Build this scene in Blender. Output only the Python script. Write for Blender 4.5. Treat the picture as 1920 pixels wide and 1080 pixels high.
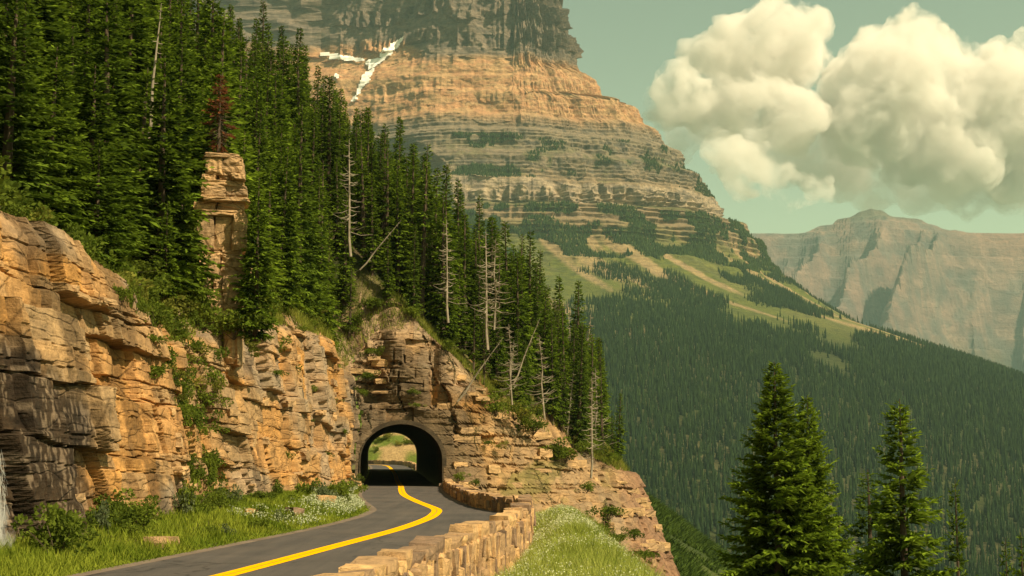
import bpy, bmesh, math, random
import numpy as np
from mathutils import Vector, Matrix, Euler

# ------------------------------------------------------------------ camera, sky, sun, exposure
for o in list(bpy.data.objects): bpy.data.objects.remove(o)
scene = bpy.context.scene
col = scene.collection
FPX, CX, CY, HOR, EYE = 2637.0, 960.0, 540.0, 860.0, 2.2
PITCH = math.atan((HOR - CY) / FPX)
cam_d = bpy.data.cameras.new('camera'); cam = bpy.data.objects.new('camera', cam_d); col.objects.link(cam)
cam_d.sensor_width = 36.0; cam_d.lens = 36.0 * FPX / 1920.0
cam_d.clip_start = 0.1; cam_d.clip_end = 60000
cam.location = (0, 0, EYE); cam.rotation_euler = (math.pi / 2 + PITCH, 0, 0)
scene.camera = cam

SUN_EL, SUN_AZ = math.radians(47), math.radians(123)          # azimuth clockwise from +Y
SUN_DIR = Vector((math.cos(SUN_EL) * math.sin(SUN_AZ), math.cos(SUN_EL) * math.cos(SUN_AZ), math.sin(SUN_EL)))
world = bpy.data.worlds.new('World'); scene.world = world; world.use_nodes = True
wn, wl = world.node_tree.nodes, world.node_tree.links
bg = wn['Background']; sky = wn.new('ShaderNodeTexSky'); sky.sky_type = 'NISHITA'; sky.sun_disc = False
sky.sun_elevation = SUN_EL; sky.sun_rotation = SUN_AZ; sky.altitude = 1500; sky.dust_density = 1.5; sky.air_density = 1.0
tint = wn.new('ShaderNodeMix'); tint.data_type = 'RGBA'; tint.blend_type = 'MULTIPLY'; tint.inputs[0].default_value = 1.0
tint.inputs[7].default_value = (1.34, 1.09, 0.46, 1)
wl.new(sky.outputs[0], tint.inputs[6]); wl.new(tint.outputs[2], bg.inputs[0])
bg.inputs[1].default_value = 0.1
sun_d = bpy.data.lights.new('sun', 'SUN'); sun_d.energy = 5.0; sun_d.angle = math.radians(0.53); sun_d.color = (1.0, 0.83, 0.56)
sun = bpy.data.objects.new('sun', sun_d); col.objects.link(sun)
sun.rotation_euler = SUN_DIR.to_track_quat('Z', 'Y').to_euler(); sun.location = SUN_DIR * 400
vs = scene.view_settings
vs.view_transform = 'Standard'; vs.look = 'None'; vs.gamma = 1; vs.exposure = 0.66; vs.use_curve_mapping = False
cy = scene.cycles
cy.max_bounces = 12; cy.diffuse_bounces = 3; cy.glossy_bounces = 2; cy.transmission_bounces = 4; cy.volume_bounces = 6
cy.transparent_max_bounces = 8; cy.use_denoising = True; cy.caustics_reflective = False; cy.caustics_refractive = False

# ------------------------------------------------------------------ helpers
random.seed(7); rng = np.random.default_rng(7)
def ray(px, py):
    dx, dy = (px - CX) / FPX, (CY - py) / FPX
    c, s = math.cos(PITCH), math.sin(PITCH)
    return Vector((dx, c - dy * s, s + dy * c))
def at(px, py, Y):
    r = ray(px, py); k = Y / r.y
    return Vector((r.x * k, Y, EYE + r.z * k))
def G(px, py, z=0.0):
    r = ray(px, py); k = (z - EYE) / r.z
    return Vector((r.x * k, r.y * k, z))
def project(p):
    c, s = math.cos(PITCH), math.sin(PITCH)
    y, z = p[1], p[2] - EYE
    d = y * c + z * s; u = -y * s + z * c
    return (CX + FPX * p[0] / d, CY - FPX * u / d)

def _h(ix, iy, iz, seed):
    n = (ix.astype(np.int64) * 374761393 + iy.astype(np.int64) * 668265263 + iz.astype(np.int64) * 2147483647 + seed * 974711) & 0xFFFFFFFF
    n = ((n ^ (n >> 13)) * 1274126177) & 0xFFFFFFFF
    n = ((n ^ (n >> 16)) * 2246822519) & 0xFFFFFFFF
    return ((n ^ (n >> 15)) & 0xFFFFFF) / float(0xFFFFFF)
def vnoise(x, y, z=0.0, seed=0):
    x, y, z = np.broadcast_arrays(np.asarray(x, float), np.asarray(y, float), np.asarray(z, float))
    ix, iy, iz = np.floor(x), np.floor(y), np.floor(z)
    fx, fy, fz = x - ix, y - iy, z - iz
    fx = fx * fx * (3 - 2 * fx); fy = fy * fy * (3 - 2 * fy); fz = fz * fz * (3 - 2 * fz)
    out = 0
    for a in (0, 1):
        wx = fx if a else 1 - fx
        for b in (0, 1):
            wy = fy if b else 1 - fy
            for c in (0, 1):
                wz = fz if c else 1 - fz
                out = out + wx * wy * wz * _h(ix + a, iy + b, iz + c, seed)
    return out * 2 - 1
def fbm(x, y, z=0.0, oct=4, seed=0, gain=0.5):
    s, a, t = 0, 1.0, 0
    for i in range(oct):
        s = s + a * vnoise(np.asarray(x) * 2 ** i, np.asarray(y) * 2 ** i, np.asarray(z) * 2 ** i, seed + i * 17); t += a; a *= gain
    return s / t
def sstep(a, b, x):
    t = np.clip((np.asarray(x, float) - a) / (b - a), 0, 1); return t * t * (3 - 2 * t)
def mixc(a, b, t):
    t = np.asarray(t)[..., None]; return np.asarray(a) * (1 - t) + np.asarray(b) * t
def rgb(r, g, b): return np.array([r, g, b])

def mesh_data(name, V, faces, mat, colr=None, smooth=False):
    """V (n,3); faces: list of int arrays (m,k)"""
    me = bpy.data.meshes.new(name)
    V = np.asarray(V, np.float32); me.vertices.add(len(V)); me.vertices.foreach_set('co', V.ravel())
    faces = [np.asarray(f, np.int32) for f in faces if len(f)]
    lt = np.concatenate([np.full(len(f), f.shape[1], np.int32) for f in faces])
    li = np.concatenate([f.ravel() for f in faces])
    me.loops.add(len(li)); me.loops.foreach_set('vertex_index', li)
    me.polygons.add(len(lt)); ls = np.zeros(len(lt), np.int32); ls[1:] = np.cumsum(lt)[:-1]
    me.polygons.foreach_set('loop_start', ls)
    me.polygons.foreach_set('use_smooth', np.full(len(lt), bool(smooth)))
    me.update(calc_edges=True); me.validate()
    if colr is not None:
        c = np.ones((len(V), 4), np.float32); c[:, :3] = np.clip(colr, 0, 1)
        at_ = me.attributes.new('col', 'FLOAT_COLOR', 'POINT'); at_.data.foreach_set('color', c.ravel())
    if mat: me.materials.append(mat)
    return me
def link(name, data, parent=None, loc=None, rot=None, scale=None):
    o = bpy.data.objects.new(name, data); col.objects.link(o)
    if parent: o.parent = parent
    if loc is not None: o.location = loc
    if rot is not None: o.rotation_euler = rot
    if scale is not None: o.scale = scale
    return o
def tag(o, label, cat, group=None, kind=None):
    o['label'] = label; o['category'] = cat
    if group: o['group'] = group
    if kind: o['kind'] = kind
    return o
def structure(o, label=None):
    o['kind'] = 'structure'
    if label: o['label'] = label
    return o
def grid_faces(nr, nc):
    a = np.arange(nr * nc).reshape(nr, nc)
    return np.stack([a[:-1, :-1], a[:-1, 1:], a[1:, 1:], a[1:, :-1]], -1).reshape(-1, 4)
ORD = ('first second third fourth fifth sixth seventh eighth ninth tenth eleventh twelfth thirteenth fourteenth fifteenth sixteenth '
       'seventeenth eighteenth nineteenth').split()
TENS = {2: 'twenty', 3: 'thirty', 4: 'forty', 5: 'fifty', 6: 'sixty', 7: 'seventy', 8: 'eighty', 9: 'ninety'}
def ordinal(n):
    if n < 20: return ORD[n - 1]
    t, u = divmod(n, 10)
    return TENS[t] + '-' + ORD[u - 1] if u else TENS[t][:-1] + 'ieth'

# ------------------------------------------------------------------ materials
def new_mat(name):
    m = bpy.data.materials.new(name); m.use_nodes = True
    nt = m.node_tree; b = nt.nodes['Principled BSDF']; b.inputs['Specular IOR Level'].default_value = 0.15
    return m, nt, b
def N(nt, t, **kw):
    n = nt.nodes.new(t)
    for k, v in kw.items(): setattr(n, k, v)
    return n
def mixrgb(nt, kind, fac, a, b):
    n = N(nt, 'ShaderNodeMix', data_type='RGBA', blend_type=kind)
    for sock, v in ((n.inputs[0], fac), (n.inputs[6], a), (n.inputs[7], b)):
        if isinstance(v, bpy.types.NodeSocket): nt.links.new(v, sock)
        else: sock.default_value = v
    return n.outputs[2]
def noise(nt, scale, detail=5, rough=0.6, stretch=(1, 1, 1), src=None):
    mp = N(nt, 'ShaderNodeMapping'); mp.inputs['Scale'].default_value = stretch
    if src is None: src = N(nt, 'ShaderNodeNewGeometry').outputs['Position']
    nt.links.new(src, mp.inputs[0])
    n = N(nt, 'ShaderNodeTexNoise'); n.inputs['Scale'].default_value = scale
    n.inputs['Detail'].default_value = detail; n.inputs['Roughness'].default_value = rough
    nt.links.new(mp.outputs[0], n.inputs['Vector']); return n.outputs[0]
def ramp(nt, v, a, b, ca, cb):
    r = N(nt, 'ShaderNodeValToRGB'); r.color_ramp.elements[0].position = a; r.color_ramp.elements[1].position = b
    r.color_ramp.elements[0].color = (*ca, 1); r.color_ramp.elements[1].color = (*cb, 1)
    nt.links.new(v, r.inputs[0]); return r.outputs[0]
def attr_col(nt): 
    a = N(nt, 'ShaderNodeAttribute', attribute_name='col'); return a.outputs['Color']
def bump(nt, b, v, strength, dist):
    n = N(nt, 'ShaderNodeBump'); n.inputs['Strength'].default_value = strength; n.inputs['Distance'].default_value = dist
    nt.links.new(v, n.inputs['Height']); nt.links.new(n.outputs[0], b.inputs['Normal'])

def rock_material(name, base=None, unit=1.0, strata=4.0, rough=0.9, bumpd=0.05, rnd=0.0, crack=0.7):
    m, nt, b = new_mat(name)
    c = attr_col(nt) if base is None else None
    if c is None:
        r = N(nt, 'ShaderNodeRGB'); r.outputs[0].default_value = (*base, 1); c = r.outputs[0]
    n1 = noise(nt, 0.7 / unit, 6, 0.65)
    n2 = noise(nt, 1.3 / unit, 7, 0.7, (0.5, 0.5, strata))
    n3 = noise(nt, 9.0 / unit, 4, 0.7)
    c = mixrgb(nt, 'MULTIPLY', 1.0, c, ramp(nt, n1, 0.3, 0.72, (0.62, 0.62, 0.64), (1.3, 1.22, 1.12)))
    c = mixrgb(nt, 'MULTIPLY', 0.6, c, ramp(nt, n2, 0.33, 0.6, (0.55, 0.55, 0.57), (1.15, 1.12, 1.08)))
    c = mixrgb(nt, 'MULTIPLY', 0.7, c, ramp(nt, n3, 0.3, 0.62, (0.6, 0.58, 0.56), (1.18, 1.15, 1.1)))
    mpv = N(nt, 'ShaderNodeMapping'); mpv.inputs['Scale'].default_value = (0.4 / unit, 0.33 / unit, 1.3 / unit)
    wv = N(nt, 'ShaderNodeVectorMath', operation='MULTIPLY_ADD'); wn_ = N(nt, 'ShaderNodeTexNoise'); wn_.inputs['Scale'].default_value = 0.8 / unit
    gp = N(nt, 'ShaderNodeNewGeometry').outputs['Position']; nt.links.new(gp, wn_.inputs['Vector'])
    nt.links.new(wn_.outputs['Color'], wv.inputs[0]); wv.inputs[1].default_value = (unit * 0.3,) * 3; nt.links.new(gp, wv.inputs[2])
    nt.links.new(wv.outputs[0], mpv.inputs[0])
    vo = N(nt, 'ShaderNodeTexVoronoi', feature='DISTANCE_TO_EDGE'); nt.links.new(mpv.outputs[0], vo.inputs['Vector']); vo.inputs['Scale'].default_value = 1.0
    vo.inputs['Randomness'].default_value = 0.8
    crk = ramp(nt, vo.outputs['Distance'], 0.0, 0.035, (0, 0, 0), (1, 1, 1))
    c = mixrgb(nt, 'MULTIPLY', crack, c, ramp(nt, vo.outputs['Distance'], 0.0, 0.03, (0.35, 0.33, 0.3), (1, 1, 1)))
    if rnd:
        oi = N(nt, 'ShaderNodeObjectInfo')
        rr = ramp(nt, oi.outputs['Random'], 0, 1, (1 - rnd, 1 - rnd, 1 - rnd * 0.7), (1 + rnd, 1 + rnd * 0.8, 1 + rnd * 0.4))
        c = mixrgb(nt, 'MULTIPLY', 1.0, c, rr)
    nt.links.new(c, b.inputs['Base Color']); b.inputs['Roughness'].default_value = rough
    ad = N(nt, 'ShaderNodeMath', operation='ADD'); nt.links.new(n2, ad.inputs[0]); nt.links.new(n3, ad.inputs[1])
    ad2 = N(nt, 'ShaderNodeMath', operation='MULTIPLY_ADD'); nt.links.new(crk, ad2.inputs[0]); ad2.inputs[1].default_value = 0.8 * crack; nt.links.new(ad.outputs[0], ad2.inputs[2])
    bump(nt, b, ad2.outputs[0], 0.9, bumpd * unit)
    return m
M_CLIFF = rock_material('layered_rock')
M_BLOCK = rock_material('rock_block', base=(0.42, 0.295, 0.165), rnd=0.18)
M_STONE = rock_material('wall_stone', base=(0.47, 0.335, 0.195), unit=0.22, strata=1.6, rnd=0.5, bumpd=0.14, crack=0.35)
M_MORTAR = rock_material('mortar', base=(0.22, 0.165, 0.10), unit=0.3, strata=1.0, crack=0.0)
M_MOUNT = rock_material('mountain_rock', unit=10.0, strata=3.0, bumpd=0.2, crack=0.5)
M_FARMT = rock_material('far_mountain_rock', unit=150.0, strata=4.0, bumpd=0.05, crack=0.2)
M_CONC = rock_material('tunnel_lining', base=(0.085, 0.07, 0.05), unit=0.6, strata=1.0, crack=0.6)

def soil_material(name):
    m, nt, b = new_mat(name)
    c = attr_col(nt)
    c = mixrgb(nt, 'MULTIPLY', 1.0, c, ramp(nt, noise(nt, 3.0, 6, 0.7), 0.3, 0.7, (0.55, 0.55, 0.5), (1.35, 1.35, 1.2)))
    nt.links.new(c, b.inputs['Base Color']); b.inputs['Roughness'].default_value = 0.95
    bump(nt, b, noise(nt, 6.0, 6, 0.7), 0.8, 0.12); return m
M_SOIL = soil_material('soil_and_turf')

def leaf_material(name, rnd=0.25, trans=0.33, red=0.82):
    m = bpy.data.materials.new(name); m.use_nodes = True; nt = m.node_tree
    nt.nodes.remove(nt.nodes['Principled BSDF'])
    c = attr_col(nt); oi = N(nt, 'ShaderNodeObjectInfo')
    c = mixrgb(nt, 'MULTIPLY', 1.0, c, ramp(nt, oi.outputs['Random'], 0, 1, (1 - rnd, 1 - rnd, 1 - rnd), (1 + rnd * 1.4, 1 + rnd, 1 + rnd * 0.5)))
    c = mixrgb(nt, 'MULTIPLY', 1.0, c, (red, 1.0, 1.0, 1))
    d = N(nt, 'ShaderNodeBsdfDiffuse'); t = N(nt, 'ShaderNodeBsdfTranslucent'); mx = N(nt, 'ShaderNodeMixShader')
    mx.inputs[0].default_value = trans
    nt.links.new(c, d.inputs[0]); nt.links.new(c, t.inputs[0]); nt.links.new(d.outputs[0], mx.inputs[1]); nt.links.new(t.outputs[0], mx.inputs[2])
    nt.links.new(mx.outputs[0], nt.nodes['Material Output'].inputs[0]); return m
M_LEAF = leaf_material('conifer_needles'); M_SHRUB = leaf_material('shrub_leaves', 0.25, 0.4, 0.9); M_GRASS = leaf_material('grass_blades', 0.0, 0.4, 0.97)
M_FAR = leaf_material('far_conifers', 0.0, 0.15)

def plain(name, c, rough=0.85, n=None, amt=(0.75, 1.2), bumpd=0):
    m, nt, b = new_mat(name); b.inputs['Roughness'].default_value = rough
    r = N(nt, 'ShaderNodeRGB'); r.outputs[0].default_value = (*c, 1); cc = r.outputs[0]
    if n:
        nn = noise(nt, n, 6, 0.65)
        cc = mixrgb(nt, 'MULTIPLY', 1.0, cc, ramp(nt, nn, 0.3, 0.7, (amt[0],) * 3, (amt[1],) * 3))
        if bumpd: bump(nt, b, nn, 0.7, bumpd)
    nt.links.new(cc, b.inputs['Base Color']); return m
M_BARK = plain('bark', (0.085, 0.062, 0.042), 0.95, 4.0, (0.6, 1.4), 0.02)
M_DEAD = plain('dead_wood', (0.30, 0.25, 0.185), 0.9, 3.0, (0.6, 1.25), 0.02)
M_SNOW = plain('snow', (0.86, 0.84, 0.78), 0.6, 0.02, (0.88, 1.05))
M_GUTTER = plain('gutter', (0.17, 0.13, 0.10), 0.9, 1.2, (0.7, 1.25))

def road_material():
    m, nt, b = new_mat('asphalt'); b.inputs['Roughness'].default_value = 0.8; b.inputs['Specular IOR Level'].default_value = 0.3
    n1 = noise(nt, 0.35, 5, 0.6); n2 = noise(nt, 40, 3, 0.7); n3 = noise(nt, 0.9, 5, 0.7, (2.2, 0.12, 1))
    c = ramp(nt, n1, 0.3, 0.7, (0.062, 0.056, 0.053), (0.088, 0.078, 0.072))
    c = mixrgb(nt, 'MULTIPLY', 1.0, c, ramp(nt, n2, 0.3, 0.7, (0.75, 0.75, 0.75), (1.25, 1.25, 1.25)))
    c = mixrgb(nt, 'MULTIPLY', 1.0, c, ramp(nt, n3, 0.35, 0.62, (0.8, 0.8, 0.82), (1.15, 1.1, 1.06)))
    vo = N(nt, 'ShaderNodeTexVoronoi', feature='DISTANCE_TO_EDGE'); vo.inputs['Scale'].default_value = 0.22
    wv = N(nt, 'ShaderNodeVectorMath', operation='MULTIPLY_ADD'); wn_ = N(nt, 'ShaderNodeTexNoise'); wn_.inputs['Scale'].default_value = 0.7; wn_.inputs['Detail'].default_value = 4
    gp = N(nt, 'ShaderNodeNewGeometry').outputs['Position']; nt.links.new(gp, wn_.inputs['Vector']); nt.links.new(wn_.outputs['Color'], wv.inputs[0]); wv.inputs[1].default_value = (2.5, 2.5, 0); nt.links.new(gp, wv.inputs[2]); nt.links.new(wv.outputs[0], vo.inputs['Vector'])
    c = mixrgb(nt, 'MULTIPLY', 0.75, c, ramp(nt, vo.outputs['Distance'], 0.0, 0.012, (0.3, 0.3, 0.3), (1, 1, 1)))
    c = mixrgb(nt, 'MIX', ramp(nt, noise(nt, 0.16, 6, 0.7), 0.5, 0.75, (0, 0, 0), (0.45, 0.45, 0.45)), c, (0.125, 0.10, 0.08, 1))
    nt.links.new(c, b.inputs['Base Color']); bump(nt, b, n2, 0.5, 0.006); return m
M_ROAD = road_material()
def line_material():
    m, nt, b = new_mat('yellow_paint'); b.inputs['Roughness'].default_value = 0.9; b.inputs['Specular IOR Level'].default_value = 0.0
    c = ramp(nt, noise(nt, 7, 7, 0.8), 0.34, 0.5, (0.36, 0.2, 0.02), (0.86, 0.44, 0.0))
    nt.links.new(c, b.inputs['Base Color']); return m
M_LINE = line_material()

# ------------------------------------------------------------------ plan curves of the near place
WALL_Y = np.array([-6, 4, 10, 16, 21, 26.4, 30.6, 36.4, 44, 50, 55, 57, 60, 65, 77, 95, 111.0])
WALL_X = np.array([-5.6, -3.9, -2.95, -2.3, -1.95, -1.45, -1.0, -0.25, 0.25, 0.45, 0.5, 0.28, -0.5, -1.45, -2.75, -4.2, -5.05])
def xwall(y): return np.interp(y, WALL_Y, WALL_X)
CL = np.array([(-12, -12.5), (0, -9.9), (10, -8.1), (20, -6.5), (26, -5.6), (36, -4.5), (44.6, -3.6), (52, -3.15), (57, -3.1), (62, -3.3), (68, -4.1), (75, -5.1), (88, -6.7),
               (105, -8.2), (112, -8.75), (130, -10.5), (160, -13.2), (192, -16.3), (215, -18.6), (232, -20.6), (244, -23.2), (254, -28), (260, -36), (263, -48), (264, -64)], float)
def catmull(P, n):
    out = []
    for i in range(len(P) - 1):
        p0, p1, p2, p3 = P[max(i - 1, 0)], P[i], P[i + 1], P[min(i + 2, len(P) - 1)]
        for t in np.linspace(0, 1, n, endpoint=False):
            out.append(0.5 * ((2 * p1) + (-p0 + p2) * t + (2 * p0 - 5 * p1 + 4 * p2 - p3) * t * t + (-p0 + 3 * p1 - 3 * p2 + p3) * t ** 3))
    out.append(P[-1]); return np.array(out)
cl = catmull(CL[:, ::-1], 10)                                    # x, y
def xcl(y): return np.interp(y, cl[:len(cl) - 60, 1], cl[:len(cl) - 60, 0])
def zroad(y): return np.interp(y, [112, 192, 262, 300], [0, 0.75, 1.3, 1.4])

def ribbon(name, off0, off1, z, mat, y0=-13, y1=400, parent=None, seg=1):
    t = np.gradient(cl, axis=0); t /= np.linalg.norm(t, axis=1)[:, None]
    nr = np.stack([t[:, 1], -t[:, 0]], 1)                       # to the right of travel
    k = (cl[:, 1] >= y0) & (cl[:, 1] <= y1)
    P, Nn = cl[k], nr[k]
    a = off0(P[:, 1]) if callable(off0) else np.full(len(P), off0)
    b = off1(P[:, 1]) if callable(off1) else np.full(len(P), off1)
    rows = []
    for f in np.linspace(0, 1, seg + 1):
        o = a + (b - a) * f
        xy = P + Nn * o[:, None]
        rows.append(np.column_stack([xy, zroad(P[:, 1]) + z]))
    V = np.concatenate(rows); F = grid_faces(seg + 1, len(P))
    return link(name, mesh_data(name, V, [F], mat), parent)
def right_w(y): return np.where(y < 111, np.maximum(xwall(y) - xcl(y) - 0.55, 1.9), 2.9)
road = structure(ribbon('road', -2.6, right_w, 0.0, M_ROAD, seg=6))
for s in (-0.12, 0.12):
    ribbon('centre_line', s - 0.107, s + 0.107, 0.005, M_LINE, parent=road)
ribbon('gutter_strip', lambda y: right_w(y) - 0.02, lambda y: right_w(y) + 0.45, 0.003, M_GUTTER, y1=111, parent=road)
ribbon('gutter_strip', -2.95, -2.58, 0.003, M_GUTTER, parent=road)
joint = mesh_data('portal_joint', np.array([[-12, 110.5, 0.006], [-5.3, 110.5, 0.006], [-5.3, 111.3, 0.006], [-12, 111.3, 0.006]]), [np.array([[0, 1, 2, 3]])], plain('pale_joint', (0.22, 0.17, 0.12), 0.9, 2.0))
link('portal_joint', joint, road)

# ------------------------------------------------------------------ hill under the forest
TOPC = []  # filled from the stations
ST = np.array([  # base xyz, top xyz
 (-9.2, 4, -.6, -11.2, 4, 7.4), (-10.8, 18, -.6, -12.7, 18, 8.0), (-10.9, 30, -.6, -12.6, 30, 8.4), (-10.6, 38, -.6, -12.4, 38, 8.4),
 (-10.3, 45, -.6, -12.2, 45, 7.7), (-10.7, 49.5, -.6, -12.3, 49.5, 6.9), (-11.6, 53, -.6, -12.8, 53, 6.2), (-11.9, 57, -.6, -13.3, 57, 6.6), (-11.2, 62, -.6, -12.8, 62, 8.1),
 (-10.9, 72, -.6, -12.5, 72, 9.1), (-10.9, 85, -.6, -12.3, 85, 9.8), (-11.1, 96, -.6, -12.2, 96, 10.2), (-11.5, 102, -.6, -12.6, 103, 9.4),
 (-12.2, 107, -.6, -13.2, 108, 8.4), (-12.4, 111.2, -.6, -12.5, 112.4, 10.2), (-10.6, 112, -.6, -10.8, 113.2, 12.5),
 (-8.7, 112, -.6, -8.6, 113.2, 12.4), (-6.6, 112, -.6, -6.6, 113.4, 12.1), (-4.8, 111.8, -.8, -4.5, 114.0, 10.2), (-3, 111, -1.6, -1.3, 118, 7.2),
 (0, 109.5, -5, 1.9, 125, 5.0), (5, 111, -10, 6, 132, 3.0), (12.5, 114, -15, 10.4, 139, 1.0), (20, 120, -22, 12.4, 148, 0.8), (25, 146, -30, 13.8, 166, 0.0), (27, 170, -34, 14, 185, 0.5)], float)
SPLIT = 14
def sarc(P): return np.concatenate([[0], np.cumsum(np.linalg.norm(np.diff(P, axis=0), axis=1))])
ST_S = sarc((ST[:, :3] + ST[:, 3:]) / 2 * np.array([1, 1, 0]))
TC = ST[:, 3:5]
def side_dist(x, y, zq=False):
    """signed distance to the cliff-top line, positive inland (left of travel); with zq also the height of that line"""
    best = np.full(np.shape(x), 1e9); sg = np.zeros(np.shape(x)); zt = np.zeros(np.shape(x))
    for i in range(len(TC) - 1):
        a, d = TC[i], TC[i + 1] - TC[i]; L2 = d @ d
        t = np.clip(((x - a[0]) * d[0] + (y - a[1]) * d[1]) / L2, 0, 1)
        ex, ey = x - a[0] - t * d[0], y - a[1] - t * d[1]
        dd = np.hypot(ex, ey); cr = d[0] * (y - a[1]) - d[1] * (x - a[0])
        m = dd < best - 1e-9; best = np.where(m, dd, best); sg = np.where(m, np.sign(cr), sg)
        zt = np.where(m, ST[i, 5] + t * (ST[i + 1, 5] - ST[i, 5]), zt)
    return (best * sg, zt) if zq else best * sg
def hill_plane(x, y):
    x, y = np.asarray(x, float), np.asarray(y, float)
    z = 8 + 0.95 * (-13.5 - x) + 0.2 * np.maximum(y - 60, -2)
    crest = np.interp(x, [-60, -40, -30, -22, -12, 0, 14], [112, 118, 128, 146, 158, 160, 165])
    z = z - np.maximum(y - crest, 0) * 0.85
    return z + 0.7 * fbm(x * 0.12, y * 0.12, 0, 3, 5)
def hill_z(x, y):
    d, zt = side_dist(np.asarray(x, float), np.asarray(y, float), True)
    z = hill_plane(x, y)
    zin = np.minimum(z, zt + 1.25 * d) + np.maximum(0, 0.0) ; zin = np.maximum(zin, np.minimum(zt - 0.8, z + 3))
    return np.where(d > 0, zin, zt - 1.0 + d * 12)
def hill_hit(px, py, y0=45, y1=175):
    ys = np.linspace(y0, y1, 400); r = ray(px, py); k = ys / r.y
    X, Z = r.x * k, EYE + r.z * k
    h = hill_z(X, ys); i = np.argmax(h > Z)
    if not (h > Z).any(): i = int(np.argmax(h - Z))
    return Vector((X[i], ys[i], float(h[i])))
gx, gy = np.meshgrid(np.arange(-95, 17, 0.7), np.arange(0, 205, 0.8))
gz = hill_z(gx, gy)
lat = np.abs(gx - np.interp(gy, [112, 192, 210], [-8.7, -16.3, -18.1]))
ground_col = mixc(rgb(0.07, 0.055, 0.03), rgb(0.035, 0.05, 0.014), sstep(-0.2, 0.3, fbm(gx * 0.3, gy * 0.3, 0, 3, 31)))
sd0 = side_dist(gx, gy); ground_col = mixc(ground_col, mixc(rgb(0.25, 0.18, 0.10), rgb(0.12, 0.12, 0.035), sstep(-.2, .3, fbm(gx * .4, gy * .4, 0, 3, 32))), 0.85 * sstep(5.5, 2.0, sd0))
F = grid_faces(*gx.shape)
bad = (lat < 5) & (gy > 168); bad |= gz < -12
sd_ = side_dist(gx, gy); out_ = sd_ < 1.6
F = F[~bad.ravel()[F].any(1) & ~out_.ravel()[F].any(1)]
structure(link('hill', mesh_data('hill', np.column_stack([gx.ravel(), gy.ravel(), gz.ravel()]), [F], M_SOIL, ground_col.reshape(-1, 3), True)))

# ------------------------------------------------------------------ layered cliffs
def blocks(s, z, seed, th, wd, amp, crack, cdepth, warp=0.2, dip=0.03):
    """in-out offset of a wall of bedded, jointed rock; also a random number for each block"""
    r = np.random.default_rng(seed)
    edges = [-40.0]
    while edges[-1] < 40: edges.append(edges[-1] + r.uniform(*th))
    edges = np.array(edges)
    zz = z + dip * s + warp * vnoise(s * 0.22, z * 0.3, 0, seed) + warp * 0.35 * vnoise(s * 1.1, z * 0.9, 0, seed + 1)
    k = np.clip(np.searchsorted(edges, zz) - 1, 0, len(edges) - 2)
    w = r.uniform(*wd, len(edges))[k]; ph = r.uniform(0, 50, len(edges))[k]
    ss = s + warp * 1.3 * vnoise(z * 0.7, s * 0.3, 0, seed + 2)
    u = ss / w + ph; c = np.floor(u); f = u - c
    jl = _h(c, k, c * 0, seed + 3) * 0.5; 
    f2 = f - jl * 0.6; c2 = np.where(f2 < 0, c - 1, c)
    ed = np.minimum(np.abs(f2), np.abs(1 - f + _h(c + 1, k, c * 0, seed + 3) * 0.3)) * w
    ez = np.minimum(zz - edges[k], edges[k + 1] - zz)
    h = _h(c2, k, c2 * 0, seed + 4)
    e = np.minimum(ed, ez * 1.2)
    return (h - 0.5) * 2 * amp - cdepth * (1 - sstep(0, crack, e)), h

AW, ASP, AH, TX, PY = 3.28, 2.1, 4.95, -8.75, 112.0      # tunnel arch: half width, spring, crown, centre, portal
def arch_inside(x, z, grow=0.0):
    a, hh = AW + grow, AH - ASP + grow
    return (np.abs(x - TX) < a) & ((z < ASP) | (((x - TX) / a) ** 2 + ((z - ASP) / hh) ** 2 < 1))

def station(s, k): return np.interp(s, ST_S, ST[:, k])
def cliff_surface(s, t):
    B = np.stack([station(s, i) for i in range(3)], -1); T = np.stack([station(s, i + 3) for i in range(3)], -1)
    ds = 0.8
    B2 = np.stack([station(s + ds, i) + station(s + ds, i + 3) for i in range(2)], -1) - np.stack([station(s - ds, i) + station(s - ds, i + 3) for i in range(2)], -1)
    tn = B2 / np.linalg.norm(B2, axis=-1)[..., None]
    out = np.stack([tn[..., 1], -tn[..., 0]], -1)
    tt = t[..., None]
    P = B * (1 - tt) + T * tt
    return P, out
def rock_offset(s, P, portal):
    z = P[..., 2]
    b1, h1 = blocks(s, z, 11, (1.3, 3.8), (2.4, 8), 0.36, 0.05, 0.26, 0.2, 0.03)
    b2, h2 = blocks(s, z, 12, (0.5, 2.0), (1.2, 5.5), 0.10, 0.035, 0.14, 0.14, 0.03)
    b3, h3 = blocks(s, z, 13, (0.10, 0.45), (0.3, 1.8), 0.035, 0.02, 0.035, 0.08, 0.03)
    b4, h4 = blocks(s + 0.35 * z, z, 14, (2.4, 5.0), (1.6, 4.2), 0.34, 0.06, 0.34, 0.25, 0.03)
    rug = 0.5 + 0.9 * sstep(-0.15, 0.3, fbm(s * 0.13, z * 0.22, 0, 2, 46))
    off = b1 + b2 * rug + b3 * rug + b4 + 0.32 * fbm(s * 0.16, z * 0.2, 0, 3, 44) + 0.09 * fbm(s * 1.6, z * 2.2, 0, 4, 45)
    return off, h1, h2, h3
CC = [rgb(0.43, 0.275, 0.125), rgb(0.40, 0.26, 0.13), rgb(0.35, 0.255, 0.15), rgb(0.46, 0.285, 0.115), rgb(0.33, 0.25, 0.155), rgb(0.42, 0.285, 0.145)]
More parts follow.
